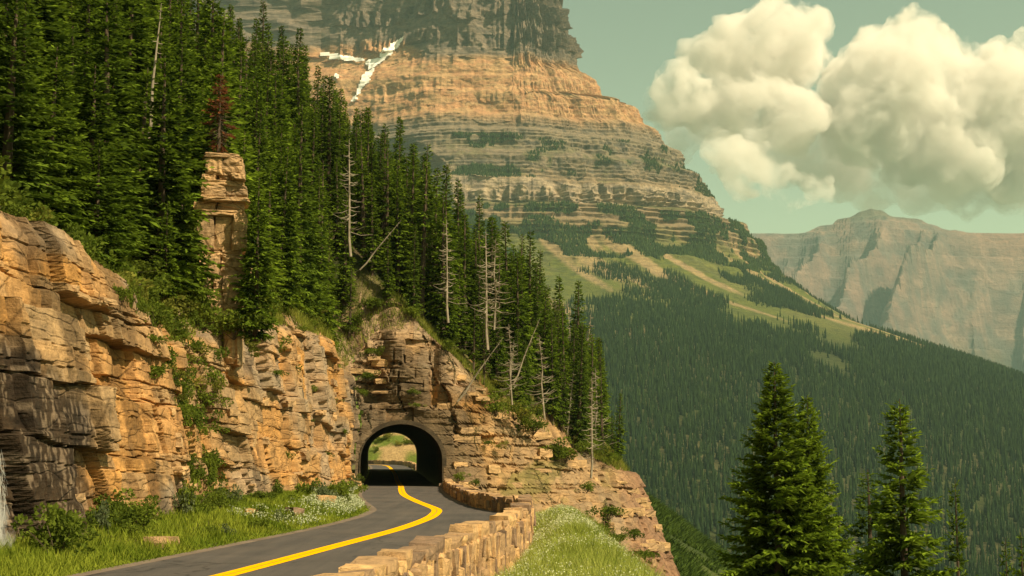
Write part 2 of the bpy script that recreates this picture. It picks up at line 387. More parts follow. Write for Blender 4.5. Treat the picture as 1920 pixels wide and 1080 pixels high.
def build_cliff(name, s_vals, t_n, portal=False):
    t = np.linspace(0, 1, t_n)
    S, T = np.meshgrid(s_vals, t)
    P, out = cliff_surface(S, T)
    off, h1, h2, h3 = rock_offset(S, P, portal)
    damp = np.ones_like(off)
    if portal:
        q = np.sqrt(((P[..., 0] - TX) / (AW + .5)) ** 2 + (np.maximum(P[..., 2] - ASP, 0) / (AH - ASP + .5)) ** 2)
        near = (P[..., 1] < 113.2) & (P[..., 0] < -4)
        damp = np.where(near, sstep(0.95, 1.35, q) * 1.1 + 0.15, 1.0)
        off = off * damp + np.where(near, 0.16, 0)
        # buttress bulges and the deep left-hand gully of the headland
        hi = sstep(5.5, 7.5, P[..., 2]) * (P[..., 0] < -3)
        off = off - hi * 0.7 * np.exp(-((P[..., 0] + 10.9) / 0.7) ** 2) - hi * 0.6 * np.exp(-((P[..., 0] + 6.3) / 0.4) ** 2) + hi * 0.5 * np.exp(-((P[..., 0] + 8.6) / 1.8) ** 2)
        off = off * np.where(P[..., 0] > -4.5, 1.35, 1.0 + 0.35 * sstep(5.2, 6.5, P[..., 2]))
    P[..., 0] += out[..., 0] * off; P[..., 1] += out[..., 1] * off
    rn = sstep(0.93, 1.0, T); 
    P[..., 0] -= out[..., 0] * rn * 0.25; P[..., 1] -= out[..., 1] * rn * 0.25
    # colour of the rock itself
    idx = (h2 * 6).astype(int) % 6; C = np.array(CC)[idx]
    C = mixc(C, rgb(0.30, 0.245, 0.17), 0.55 * sstep(0.55, 0.8, h1)); C = mixc(C, rgb(0.47, 0.29, 0.12), 0.6 * sstep(0.35, 0.1, h1))
    C = C * (0.78 + 0.3 * h3)[..., None] * rgb(1.10, 0.99, 0.84)
    g = sstep(0.15, 0.45, fbm(S * 0.12, P[..., 2] * 0.25, 0, 3, 71)); C = mixc(C, rgb(0.27, 0.245, 0.205), g * 0.6)
    dk = sstep(0.1, 0.45, fbm(S * 0.5, P[..., 2] * 0.14, 0, 4, 72)); C = C * (1 - 0.5 * dk)[..., None]
    if portal:                       # darker rock colour round the tunnel mouth, redder scree on the nose
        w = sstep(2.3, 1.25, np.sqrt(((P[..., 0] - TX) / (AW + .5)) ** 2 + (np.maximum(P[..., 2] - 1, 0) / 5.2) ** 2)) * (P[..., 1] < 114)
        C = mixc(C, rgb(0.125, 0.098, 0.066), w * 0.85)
        w = sstep(-3, 1, P[..., 0]); C = mixc(C, mixc(rgb(0.33, 0.23, 0.13), rgb(0.22, 0.18, 0.13), h2), w * 0.8)
        gp_ = sstep(0.12, 0.3, fbm(S * 0.22, P[..., 2] * 0.3, 0, 4, 74)) * sstep(-4.5, -2, P[..., 0]) * (1 - sstep(8, 11, P[..., 0])); C = mixc(C, mixc(rgb(0.13, 0.13, 0.035), rgb(0.22, 0.18, 0.08), h3), gp_ * 0.75)
        w = sstep(8.5, 12.5, P[..., 0] + 1.2 * fbm(S * 0.4, P[..., 2] * 0.5, 0, 3, 9)); C = mixc(C, rgb(0.22, 0.13, 0.085), w * 0.8)
    else:                            # seep-stained wall beside the waterfall
        e = (P[..., 1] - 33.5) / 7.5 + np.maximum(P[..., 2] - 3.4, 0) / 1.6 + 0.45 * fbm(P[..., 1] * 0.7, P[..., 2] * 0.45, 0, 4, 81)
        w = sstep(1.0, 0.35, e)
        spk = sstep(0.1, 0.5, vnoise(S * 9, P[..., 2] * 5, 0, 83)); 
        C = mixc(C, mixc(rgb(0.025, 0.019, 0.014), rgb(0.15, 0.12, 0.09), spk), w * 0.95)
    rows = [P]; rc = [C]
    # carry the top back over the hill so that no gap shows
    for dist in (0.7, 1.6, 2.6, 4.5):
        Q = P[-1].copy(); Q[:, 0] -= out[-1][:, 0] * dist; Q[:, 1] -= out[-1][:, 1] * dist
        hz = hill_z(Q[:, 0], Q[:, 1]); zt = P[-1][:, 2]
        Q[:, 2] = zt + np.clip(hz - zt, -1, 4) * min(1, dist / 2.0) - (0.9 if dist > 4 else 0) + 0.35 * fbm(Q[:, 0] * 1.2, Q[:, 1] * 1.2, dist, 3, 77)
        rows.append(Q[None]); rc.append((C[-1] * 0.9)[None])
    V = np.concatenate(rows); C = np.concatenate(rc)
    F = grid_faces(V.shape[0], V.shape[1])
    V = V.reshape(-1, 3); C = C.reshape(-1, 3)
    if portal:
        ctr = V[F].mean(1)
        F = F[~(arch_inside(ctr[:, 0], ctr[:, 2], 0.06) & (ctr[:, 1] < 115))]
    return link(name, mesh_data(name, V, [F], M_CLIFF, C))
sp = ST_S[SPLIT]
ys = []; s = ST_S[1] - 4
while s < sp:
    ys.append(s); s += max(0.045, min(0.3, 0.000034 * (s + 4) ** 2))
ys.append(sp)
cliff = build_cliff('cliff', np.array(ys), 210)
tag(cliff, 'tan bedded rock cliff rising beside the road and dripping waterfall', 'cliff')
head = build_cliff('tunnel_headland', np.concatenate([np.arange(sp, ST_S[18], 0.13), np.arange(ST_S[18], ST_S[-1], 0.22)]), 130, True)
tag(head, 'rocky headland pierced by the road tunnel, crowned with conifers', 'headland')

# chiselled block meshes, shared by the walls, ledges and boulders
def block_mesh(name, seed, mat, chip=0.09, cuts=1):
    """an irregular quarried or broken block: six faces, edges broken, surface uneven"""
    r = random.Random(seed); bm = bmesh.new(); bmesh.ops.create_cube(bm, size=1)
    for v in bm.verts: v.co += Vector([r.uniform(-chip, chip) * 1.3 for _ in range(3)])
    bmesh.ops.subdivide_edges(bm, edges=bm.edges[:], cuts=cuts, use_grid_fill=True)
    rnd = 0.075 if cuts < 3 else 0.07
    for v in bm.verts:
        m = sorted(abs(c) for c in v.co); f = max(0.0, m[1] - 0.36) / 0.14
        v.co *= 1 - rnd * min(1.2, f) * r.uniform(0.5, 1.3)
        v.co += Vector([r.uniform(-chip, chip) * (0.5 if cuts > 2 else 0.7) for _ in range(3)])
    bmesh.ops.triangulate(bm, faces=bm.faces[:])
    me = bpy.data.meshes.new(name); bm.to_mesh(me); bm.free(); me.materials.append(mat); return me
ROCKS = [block_mesh('rock_block', i, M_BLOCK, 0.07, 2) for i in range(12)]
CAPS = [block_mesh('cap_stone', 70 + i, M_STONE, 0.055, 1) for i in range(12)]
STONES = [block_mesh('stone', 40 + i, M_STONE, 0.08) for i in range(14)]

def ledge_blocks(parent, srange, n, seed, trange=(0.03, 0.97), portal=False):
    r = random.Random(seed); made = 0
    while made < n:
        s = r.uniform(*srange); t = r.uniform(*trange)
        P, out = cliff_surface(np.array([s]), np.array([t])); off = rock_offset(np.array([s]), P, portal)[0]
        p = P[0]; o = out[0]
        if portal and (p[0] < -4.3 and p[2] < 6.2): continue
        d = math.hypot(p[0], p[1]); sc = r.uniform(0.5, 1.3) * (0.6 + d / 140)
        k = off[0] * (1.4 if portal and p[0] > -4.5 else 1) - 0.06 * sc
        ob = link('rock_block', ROCKS[made % 12], parent, (p[0] + o[0] * k, p[1] + o[1] * k, p[2]),
                  (r.uniform(-.06, .06), r.uniform(-.06, .06), math.atan2(o[1], o[0]) + r.uniform(-.15, .15)), (0.5 * sc, r.uniform(0.5, 1.7) * sc, r.uniform(0.15, 0.5) * sc))
        made += 1
ledge_blocks(cliff, (ST_S[2], ST_S[SPLIT] - 1), 80, 3)
ledge_blocks(head, (ST_S[SPLIT] + 0.5, ST_S[23]), 110, 4, portal=True)

# tunnel lining: an arch ring and the barrel behind it
ang = np.linspace(0, math.pi, 25)
def arch_pts(g):
    a, hh = AW + g, AH - ASP + g
    p = [(-a, -0.6), (-a, ASP * 0.5)] + [(-a * math.cos(t), ASP + hh * math.sin(t)) for t in ang] + [(a, ASP * 0.5), (a, -0.6)]
    return np.array(p)
def barrel(name, g_in, g_out, secs, mat, parent):
    V = []; n = len(arch_pts(0))
    for g, sec in [(g_out, secs[0])] + [(g_in, q) for q in secs] + [(g_out, secs[-1])]:
        a = arch_pts(g); cx, y, z0 = sec
        V.append(np.column_stack([a[:, 0] + cx, np.full(n, y), a[:, 1] + z0]))
    V = np.concatenate(V); F = grid_faces(len(V) // n, n)
    return link(name, mesh_data(name, V, [F], mat, None, False), parent)
secs = [(np.interp(y, [112, 192], [-8.75, -16.3]), y, float(zroad(y))) for y in np.linspace(112.05, 193, 14)]
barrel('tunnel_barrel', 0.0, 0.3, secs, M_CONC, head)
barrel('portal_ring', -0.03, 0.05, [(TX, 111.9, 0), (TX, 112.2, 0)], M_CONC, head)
for sx in (-1, 1):
    link('plinth', block_mesh('plinth', 90 + sx, M_STONE, 0.04), head, (TX + sx * (AW + 0.15), 111.2, 0.12), None, (0.75, 0.7, 0.35))

# rock pillar above the cliff: stacked slabs
PSL = [block_mesh('rock_slab', 300 + i, M_BLOCK, 0.05, 5) for i in range(8)]
pc = at(408, 600, 63.0); pil = link('rock_pillar', None, None, (pc.x, 63.4, pc.z - 2.0), None, (1.12, 1.12, 1.04))
tag(pil, 'tall tan pillar of stacked rock slabs among the conifers', 'rock')
layers = [(1.5, 2.9, -0.5), (0.8, 2.8, -0.35), (0.7, 2.6, -0.15), (0.8, 2.4, 0.1), (0.9, 2.2, 0.2), (0.3, 1.75, -0.05), (1.5, 1.95, 0.0), (0.25, 1.7, 0.05), (0.4, 2.0, -0.05), (0.22, 1.9, 0.1), (0.5, 1.8, 0.05), (0.26, 1.6, 0.0), (0.3, 1.7, 0.1), (0.75, 1.6, 0.12), (0.2, 1.3, -0.05)]
z = 0.0
for i, (hh, w, dx) in enumerate(layers):
    r = random.Random(i)
    nb = 1 if hh < 0.28 else 2 if i % 3 else 3
    x = -w / 2
    for j in range(nb):
        ww = w / nb * (r.uniform(0.75, 1.25) if j < nb - 1 else 1); ww = min(ww, w / 2 - x) if j == nb - 1 else ww
        link('rock_slab', PSL[(i * 2 + j) % 8], pil, (dx + x + ww / 2, r.uniform(-.12, .12) + 0.18 * (j % 2) - 0.1, z + hh / 2), (r.uniform(-.03, .03), r.uniform(-.03, .03), r.uniform(-.1, .1) + 0.2), (ww * 1.06, w * 0.95, hh * r.uniform(1.04, 1.12)))
        x += ww
    z += hh * 0.98

# ------------------------------------------------------------------ verges, embankment, valley
yy = np.concatenate([np.arange(-8, 60, 0.4), np.arange(60, 113, 0.8)])
fr = np.linspace(0, 1, 16)
Y, Fr = np.meshgrid(yy, fr)
xl = xcl(Y) - 2.85; X = xl + (-13.6 - xl) * Fr
d = xl - X
Z = -0.015 + 0.09 * np.clip(d - 0.3, 0, 2) + 0.28 * sstep(1.2, 4.0, d) + 0.12 * fbm(X * 0.8, Y * 0.8, 0, 3, 3) * sstep(0.2, 1.5, d) - 0.02
vc = mixc(rgb(0.075, 0.095, 0.02), rgb(0.11, 0.085, 0.045), sstep(-0.1, 0.5, fbm(X * 0.7, Y * 0.7, 0, 3, 4)))
structure(link('roadside_verge_ground', mesh_data('roadside_verge_ground', np.column_stack([X.ravel(), Y.ravel(), Z.ravel()]), [grid_faces(*X.shape)], M_SOIL, vc.reshape(-1, 3), True)))
def verge_z(x, y):
    xl = xcl(y) - 2.85; d = xl - x
    return -0.035 + 0.09 * np.clip(d - 0.3, 0, 2) + 0.28 * sstep(1.2, 4.0, d) + 0.12 * fbm(x * 0.8, y * 0.8, 0, 3, 3) * sstep(0.2, 1.5, d)

def edge_x(y): return np.interp(y, [-10, 20, 30, 40, 48, 55, 60, 112], [2.4, 2.2, 2.25, 2.1, 1.9, 1.5, 0.6, -3.6])
def bank_z(x, y):
    xw, xe = xwall(y) + 0.2, edge_x(y)
    zb = -0.95 + 0.75 * sstep(0, 1.6, x - xw) * np.interp(y, [20, 30, 55, 60], [0.75, 0.85, 1.0, 0.6])
    zb = zb + 0.35 * sstep(40, 54, y) * sstep(62, 55, y)
    fall = np.maximum(x - xe, 0)
    z = zb - 0.95 * fall ** 2 / (fall + 0.9) + 0.1 * fbm(x * 0.6, y * 0.6, 0, 3, 8) + 0.8 * fbm(x * 0.08, y * 0.08, 0, 2, 9) * sstep(4, 12, fall)
    return np.maximum(z, -0.55 * x - 16) - 0.8 * np.maximum(y - 95, 0) * sstep(0.5, 6, fall)
fr = np.concatenate([np.linspace(0, 0.08, 24), np.linspace(0.09, 1, 70) ** 1.6])
fr = np.unique(np.clip(fr, 0, 1))
yy = np.concatenate([np.arange(-10, 64, 0.5), np.arange(64, 150, 1.5)])
Y, Fr = np.meshgrid(yy, fr); x0 = xwall(Y) - 0.1; X = x0 + (95 - x0) * Fr; Z = bank_z(X, Y)
vc = mixc(rgb(0.085, 0.10, 0.028), rgb(0.17, 0.12, 0.07), sstep(0.0, 0.5, fbm(X * 0.25, Y * 0.25, 0, 3, 14)))
structure(link('embankment_slope', mesh_data('embankment_slope', np.column_stack([X.ravel(), Y.ravel(), Z.ravel()]), [grid_faces(*X.shape)], M_SOIL, vc.reshape(-1, 3), True)))

# hillside seen through the tunnel
X, Y = np.meshgrid(np.linspace(-75, 6, 110), np.linspace(262, 330, 70))
def back_z(X, Y):
    d = np.maximum(Y - (268 - 0.10 * (X + 20)), -4)
    return 0.9 + np.where(d < 3, d * 0.9, 2.7 + (d - 3) * 0.42) + 1.2 * fbm(X * 0.12, Y * 0.12, 0, 4, 60) + 0.25 * np.abs(fbm(X * 0.9, Y * 0.9, 0, 3, 61))
Z = back_z(X, Y)
vc = mixc(rgb(0.33, 0.225, 0.115), rgb(0.105, 0.135, 0.025), sstep(-0.15, 0.12, fbm(X * 0.22, Y * 0.22, 0, 4, 62) + 0.6 * sstep(-20, -12, X + 0.5 * (Z - 8)) - 0.05 + 0.5 * sstep(-28, -34, X)))
structure(link('hillside_beyond_tunnel', mesh_data('hillside_beyond_tunnel', np.column_stack([X.ravel(), Y.ravel(), Z.ravel()]), [grid_faces(*X.shape)], M_SOIL, vc.reshape(-1, 3))))
X, Y = np.meshgrid(np.linspace(-75, 6, 30), np.linspace(185, 275, 30))
structure(link('roadside_ground_beyond', mesh_data('roadside_ground_beyond', np.column_stack([X.ravel(), Y.ravel(), (zroad(Y) - 0.06 - 0.4 * (np.maximum(X - np.interp(Y, cl[:, 1], cl[:, 0]) - 3.4, 0))).ravel()]), [grid_faces(*X.shape)], M_SOIL, np.tile(rgb(0.13, 0.12, 0.045), (900, 1)), True)))

# green shrubby spur below the headland
X, Y = np.meshgrid(np.linspace(8, 190, 100), np.linspace(150, 560, 110))
def spur_z(X, Y): return -14 - 0.72 * (X - 43) - 0.00035 * (Y - 400) ** 2 + 2.2 * fbm(X * 0.04, Y * 0.03, 0, 4, 65)
vc = mixc(rgb(0.06, 0.075, 0.02), rgb(0.035, 0.052, 0.014), sstep(-0.2, 0.3, fbm(X * 0.08, Y * 0.06, 0, 4, 66)))
structure(link('shrubby_spur', mesh_data('shrubby_spur', np.column_stack([X.ravel(), Y.ravel(), spur_z(X, Y).ravel()]), [grid_faces(*X.shape)], M_SOIL, vc.reshape(-1, 3), True)))
X, Y = np.meshgrid(np.linspace(-15000, 15000, 40), np.linspace(-4000, 16000, 40))
structure(link('valley_floor', mesh_data('valley_floor', np.column_stack([X.ravel(), Y.ravel(), np.full(X.size, -420.0)]), [grid_faces(40, 40)], M_SOIL, np.tile(rgb(0.04, 0.06, 0.02), (1600, 1)), True)))

# ------------------------------------------------------------------ the great stepped mountain
MYC = 3300.0
RZ = np.array([(-420, 2900), (-200, 2400), (-100, 1900), (0, 1480), (108, 1201), (232, 926), (288, 801), (360, 690), (425, 613), (470, 575), (525, 538), (553, 478), (605, 470), (613, 462), (660, 425), (690, 400), (738, 362),
               (760, 345), (806, 300), (830, 250), (845, 214), (900, 196), (918, 160), (930, 150), (985, 138), (1076, 113), (1160, 98), (1260, 60)], float)
FZ = np.array([(-420, 2700), (-200, 2200), (-100, 1960), (0, 1650), (125, 1290), (250, 900), (300, 720), (360, 560), (425, 430), (470, 375), (525, 300), (553, 232), (605, 222), (660, 190), (738, 120), (806, 85), (845, 70), (918, 42), (985, 20), (1076, 8), (1160, 0), (1260, -20)], float)
def terrace(z, seed, th=(14, 34), hard=0.62):
    r = np.random.default_rng(seed); e = [-500.0]
    while e[-1] < 1400: e.append(e[-1] + r.uniform(*th))
    e = np.array(e); k = np.clip(np.searchsorted(e, z) - 1, 0, len(e) - 2)
    f = (z - e[k]) / (e[k + 1] - e[k])
    return e[k] + (e[k + 1] - e[k]) * sstep(hard, 1.0, f), f, k
def mountain_pt(u, z):
    """u<0: metres along the front to the left of the corner; 0..1 round the corner; >1 back side"""
    wob = 8 * fbm(u * np.where(u < 0, 0.006, 3.0), z * 0.01, 0, 3, 100)
    zq, f, k = terrace(z + wob, 101, (6, 17), 0.62)
    amt = sstep(320, 430, z) * np.clip(0.8 + 0.5 * fbm(u * np.where(u < 0, 0.01, 7.0), z * 0.03, 0, 3, 102), 0.3, 1)
    zb_, _, _ = terrace(z + 2 * wob, 104, (38, 78), 0.66); z1 = z + (zb_ - z) * 0.75 * sstep(430, 480, z) * (1 - sstep(880, 930, z)) * np.clip(0.75 + 0.6 * fbm(u * np.where(u < 0, 0.006, 4.0), z * 0.008, 0, 2, 105), 0.15, 1)
    ze = z1 + (zq - z) * np.interp(z, [420, 560, 620, 740, 790, 900, 930], [.8, .9, .95, .85, .3, .22, .7]) * amt
    a = np.interp(ze, RZ[:, 0], RZ[:, 1]); b = np.interp(ze, FZ[:, 0], FZ[:, 1]) + 70
    uc = np.clip(u, 0, 1); th = (1 - uc) * math.pi / 2
    x = a * np.cos(th) + np.minimum(u, 0); y = MYC - b * np.sin(th) + np.maximum(u - 1, 0) * 1500
    # cirque and the shaded left flank behind the front buttress
    xb = np.interp(z, [300, 520, 640, 720, 880, 1100], [-60, -105, -150, -215, -190, -175]) + 22 * fbm(z / 60.0, u * 0.0 + 0.5, 0, 3, 103)
    rec = np.maximum(xb - x, 0)
    sl_ = np.interp(z, [420, 660, 740, 900, 940, 1100], [1.3, 1.15, 0.45, 0.42, 0.9, 0.9]); mx_ = np.interp(z, [400, 640, 760, 900, 1100], [200, 170, 120, 120, 130])
    y = y + mx_ * (1 - np.exp(-rec * sl_ / mx_))
    nx, ny = np.cos(th), -np.sin(th)
    arc = u * np.where(u < 0, 1.0, 0.0) + uc * 900
    brk = 0.75 + 0.45 * np.sign(np.sin(z / 11.0 + 2.0 * vnoise(arc / 60.0, z / 80.0, 0, 119))); cl_ = brk * np.clip(np.interp(z, [330, 480, 530, 556, 604, 612, 640, 700, 790, 840, 905, 925, 980, 1300], [0.2, .3, .5, 1.5, 1.6, .55, .45, .4, .3, .7, 0.16, 0.7, 1.9, 2.3]), 0, 3)
    dz = z / 60.0
    rid = 1 - np.abs(vnoise(arc / 24.0 + 0.25 * np.sin(z / 23.0), dz * 0.45, 0, 110)) * 2
    rid2 = 1 - np.abs(vnoise(arc / 12.0, dz * 0.6, 0, 111)) * 2
    off = cl_ * (7.0 * rid + 4.0 * rid2 + 1.6 * vnoise(arc / 6.0, dz * 7, 0, 112)) + 26 * fbm(arc / 120.0, z / 120.0, 0, 4, 113) * sstep(250, 450, z)
    off = off + (0.9 * vnoise(arc / 11.0, z / 5.0, 0, 114) + 1.0 * vnoise(arc / 5.0, z / 5.0, 0, 117)) * sstep(320, 430, z) + 14 * fbm(arc / 260.0 + 7, z / 500.0, 0, 3, 115) * (1 - amt)
    lowg = (1 - sstep(380, 520, z)) * sstep(120, 300, z); off = off - lowg * 9 * sstep(0.45, 0.8, 1 - np.abs(vnoise(arc / 120.0 + z / 420.0, 0.3, 0, 116)))
    return x + nx * off, y + ny * off, f, arc
zr = np.concatenate([np.arange(-420, 120, 30), np.arange(120, 330, 9), np.arange(330, 1262, 2.3)])
ur = np.concatenate([-np.geomspace(900, 420, 16), np.arange(-415, -2, 3.2), np.linspace(0, 0.35, 70), np.linspace(0.355, 1.0, 190), np.linspace(1.02, 1.8, 16)])
U, Zm = np.meshgrid(ur, zr)
Xm, Ym, fm, arc = mountain_pt(U, Zm)
P3 = np.stack([Xm, Ym, Zm], -1)
dzx = np.gradient(P3, axis=0); dux = np.gradient(P3, axis=1)
nrm = np.cross(dux, dzx); nrm /= np.linalg.norm(nrm, axis=-1)[..., None] + 1e-9
steep = 1 - np.abs(nrm[..., 2])
n1 = fbm(arc / 70., Zm / 40., 0, 4, 120); n2 = fbm(arc / 26., Zm / 8., 0, 5, 121, 0.65)
grey, tan_, orange, pale, dark = rgb(0.16, 0.142, 0.118), rgb(0.27, 0.205, 0.13), rgb(0.50, 0.275, 0.145), rgb(0.40, 0.33, 0.235), rgb(0.11, 0.10, 0.09)
zz = Zm + 14 * n1
left_ = sstep(-190, -270, Xm); zt_ = zz - 62 * left_
C = mixc(np.broadcast_to(tan_, Xm.shape + (3,)), grey, 0.6 * sstep(0.5, 0.95, steep + 0.25 * n2))
top = sstep(915, 950, zt_); C = mixc(C, mixc(rgb(0.21, 0.175, 0.14), rgb(0.14, 0.122, 0.105), sstep(-.2, .4, n2)), top)
ora = sstep(725, 800, zz + 25 * n2) * (1 - sstep(915, 945, zt_)); C = mixc(C, mixc(orange, rgb(0.50, 0.33, 0.175), sstep(-.3, .3, n2)), ora * 0.85)
mid = sstep(600, 640, zz) * (1 - sstep(740, 790, zz)); C = mixc(C, mixc(rgb(0.225, 0.19, 0.14), rgb(0.12, 0.115, 0.10), sstep(-0.1, 0.45, n2 + 0.4 * (steep - 0.6) + 0.3 * n1)), mid * 0.92)
pal = sstep(540, 556, zz) * (1 - sstep(600, 610, zz)); C = mixc(C, mixc(rgb(0.42, 0.35, 0.255), rgb(0.22, 0.19, 0.155), sstep(-0.1, 0.35, n2)), pal * 0.9)
veg = sstep(0.02, 0.22, fbm(arc / 55. + 3, Zm / 33., 0, 4, 125) + 0.28 - 0.5 * np.maximum(steep - 0.45, 0)) * (1 - sstep(640, 740, zz)) * sstep(608, 615, np.where(zz < 556, 700, zz))
veg = veg * np.interp(Zm, [380, 520, 600, 700], [0.95, 0.8, 0.55, 0.5])
C = mixc(C, mixc(rgb(0.065, 0.085, 0.022), rgb(0.10, 0.125, 0.03), sstep(-.2, .4, n2)), veg * (1 - 0.35 * pal))
low = 1 - sstep(430, 520, zz)
mead = mixc(rgb(0.12, 0.145, 0.03), rgb(0.085, 0.11, 0.028), sstep(-.2, .3, n2)); scr = sstep(-0.02, 0.22, fbm(arc / 38. + Zm / 70., Zm / 190., 0, 4, 127))
C = mixc(C, mixc(mead, rgb(0.36, 0.27, 0.155), scr * 0.85), low * 0.88)
C = mixc(C, np.broadcast_to(rgb(0.045, 0.06, 0.02), C.shape), (1 - sstep(170, 250, Zm + 40 * n1)) * 0.85)
mount = structure(link('mountain', mesh_data('mountain', P3.reshape(-1, 3), [grid_faces(*Xm.shape)], M_MOUNT, C.reshape(-1, 3))))

# snow lying in the gully under the top cliff: each patch its own sheet, moulded to the slope
SNOW = [('long snow streak running down the gully beside the orange buttress', [(754, 72, 2), (740, 88, 7), (726, 100, 9), (710, 116, 5), (694, 121, 9), (700, 132, 4), (686, 148, 9), (680, 158, 6), (673, 175, 4), (664, 190, 3)]),
        ('broad ragged snow patch below the dark top cliff', [(590, 104, 3), (606, 104, 5), (626, 107, 7), (648, 110, 5), (668, 114, 4), (682, 114, 3)]),
        ('small snow scrap above the skyline conifers', [(548, 98, 3), (553, 103, 4), (557, 109, 3)]),
        ('tiny snow patch between two orange ledges', [(622, 136, 3), (627, 141, 5), (634, 146, 3)])]
c_, s_ = math.cos(PITCH), math.sin(PITCH)
dd = Ym * c_ + (Zm - EYE) * s_; PXm = CX + FPX * Xm / dd; PYm = CY - FPX * (-Ym * s_ + (Zm - EYE) * c_) / dd
vis_f = grid_faces(*Xm.shape); rag = 6 * fbm(arc / 9.0, Zm / 6.0, 0, 3, 140)
out_n = np.where((nrm[..., 1] > 0)[..., None], -nrm, nrm)
for lab, pts in SNOW:
    A = np.array(pts, float); best = np.full(Xm.shape, 1e9)
    for p, q in zip(A[:-1], A[1:]):
        d = q[:2] - p[:2]; tt = np.clip(((PXm - p[0]) * d[0] + (PYm - p[1]) * d[1]) / (d @ d), 0, 1)
        best = np.minimum(best, np.hypot(PXm - p[0] - tt * d[0], PYm - p[1] - tt * d[1]) - (p[2] + tt * (q[2] - p[2])))
    inside = (best + rag * 0.8 < 0).ravel(); Fs_ = vis_f[inside[vis_f].sum(1) >= 3]
    if not len(Fs_): continue
    ids, inv = np.unique(Fs_.ravel(), return_inverse=True)
    V = (P3 + np.array([0, -4.5, 1.5])).reshape(-1, 3)[ids]
    tag(link('snow_patch', mesh_data('snow_patch', V, [inv.reshape(-1, 4)], M_SNOW, None, True)), lab, 'snow', 'snow patches on the mountain')

# ------------------------------------------------------------------ the far mountain
X, Y = np.meshgrid(np.linspace(700, 5200, 330), np.linspace(5200, 9600, 240))
rx = np.array([700, 1150, 1330, 1640, 1830, 1960, 2065, 2150, 2250, 2480, 2700, 2920, 3300, 4000, 5200]) 
rz = np.array([900, 1190, 1285, 1302, 1350, 1412, 1432, 1424, 1400, 1325, 1305, 1300, 1350, 1250, 900])
ridge = np.interp(X, rx, rz) + 16 * fbm(X / 160., 0 * X, 0, 4, 200)
dn = 8000 - Y
wx = X + 0.55 * np.maximum(dn, 0) + 150 * fbm(X / 700., Y / 700., 0, 3, 201)
sp_ = 1 - np.abs(vnoise(wx / 400., Y / 2600., 0, 202)) * 2
sp2 = 1 - np.abs(vnoise(wx / 120., Y / 700., 0, 203)) * 2
k = sstep(30, 650, dn)
Z = ridge - np.where(dn > 0, 0.50 * dn, -0.8 * dn) + k * (400 * (sp_ - 0.9) + 170 * (sp2 - 0.85)) + 14 * fbm(X / 60., Y / 60., 0, 4, 204) * sstep(-50, 150, np.abs(dn))
zt, ft, _ = terrace(Z, 205, (35, 80), 0.5); Z = Z + (zt - Z) * 0.7
Z = np.maximum(Z, -420)
n2 = fbm(X / 90., Y / 90., Z / 60., 4, 206)
C = mixc(rgb(0.20, 0.145, 0.125), rgb(0.11, 0.105, 0.10), sstep(-.25, .25, n2)); C = mixc(C, rgb(0.27, 0.15, 0.11), sstep(2350, 2900, X + 300 * n2) * sstep(1000, 1200, Z) * 0.7)
C = mixc(C, np.broadcast_to(rgb(0.07, 0.075, 0.055), C.shape), 0.8 * sstep(1330, 1380, Z + 20 * n2))
C = mixc(C, np.broadcast_to(rgb(0.075, 0.09, 0.04), C.shape), (1 - sstep(350, 700, Z + 120 * n2)) * 0.85)
structure(link('mountain_beyond', mesh_data('mountain_beyond', np.column_stack([X.ravel(), Y.ravel(), Z.ravel()]), [grid_faces(*X.shape)], M_FARMT, C.reshape(-1, 3))))
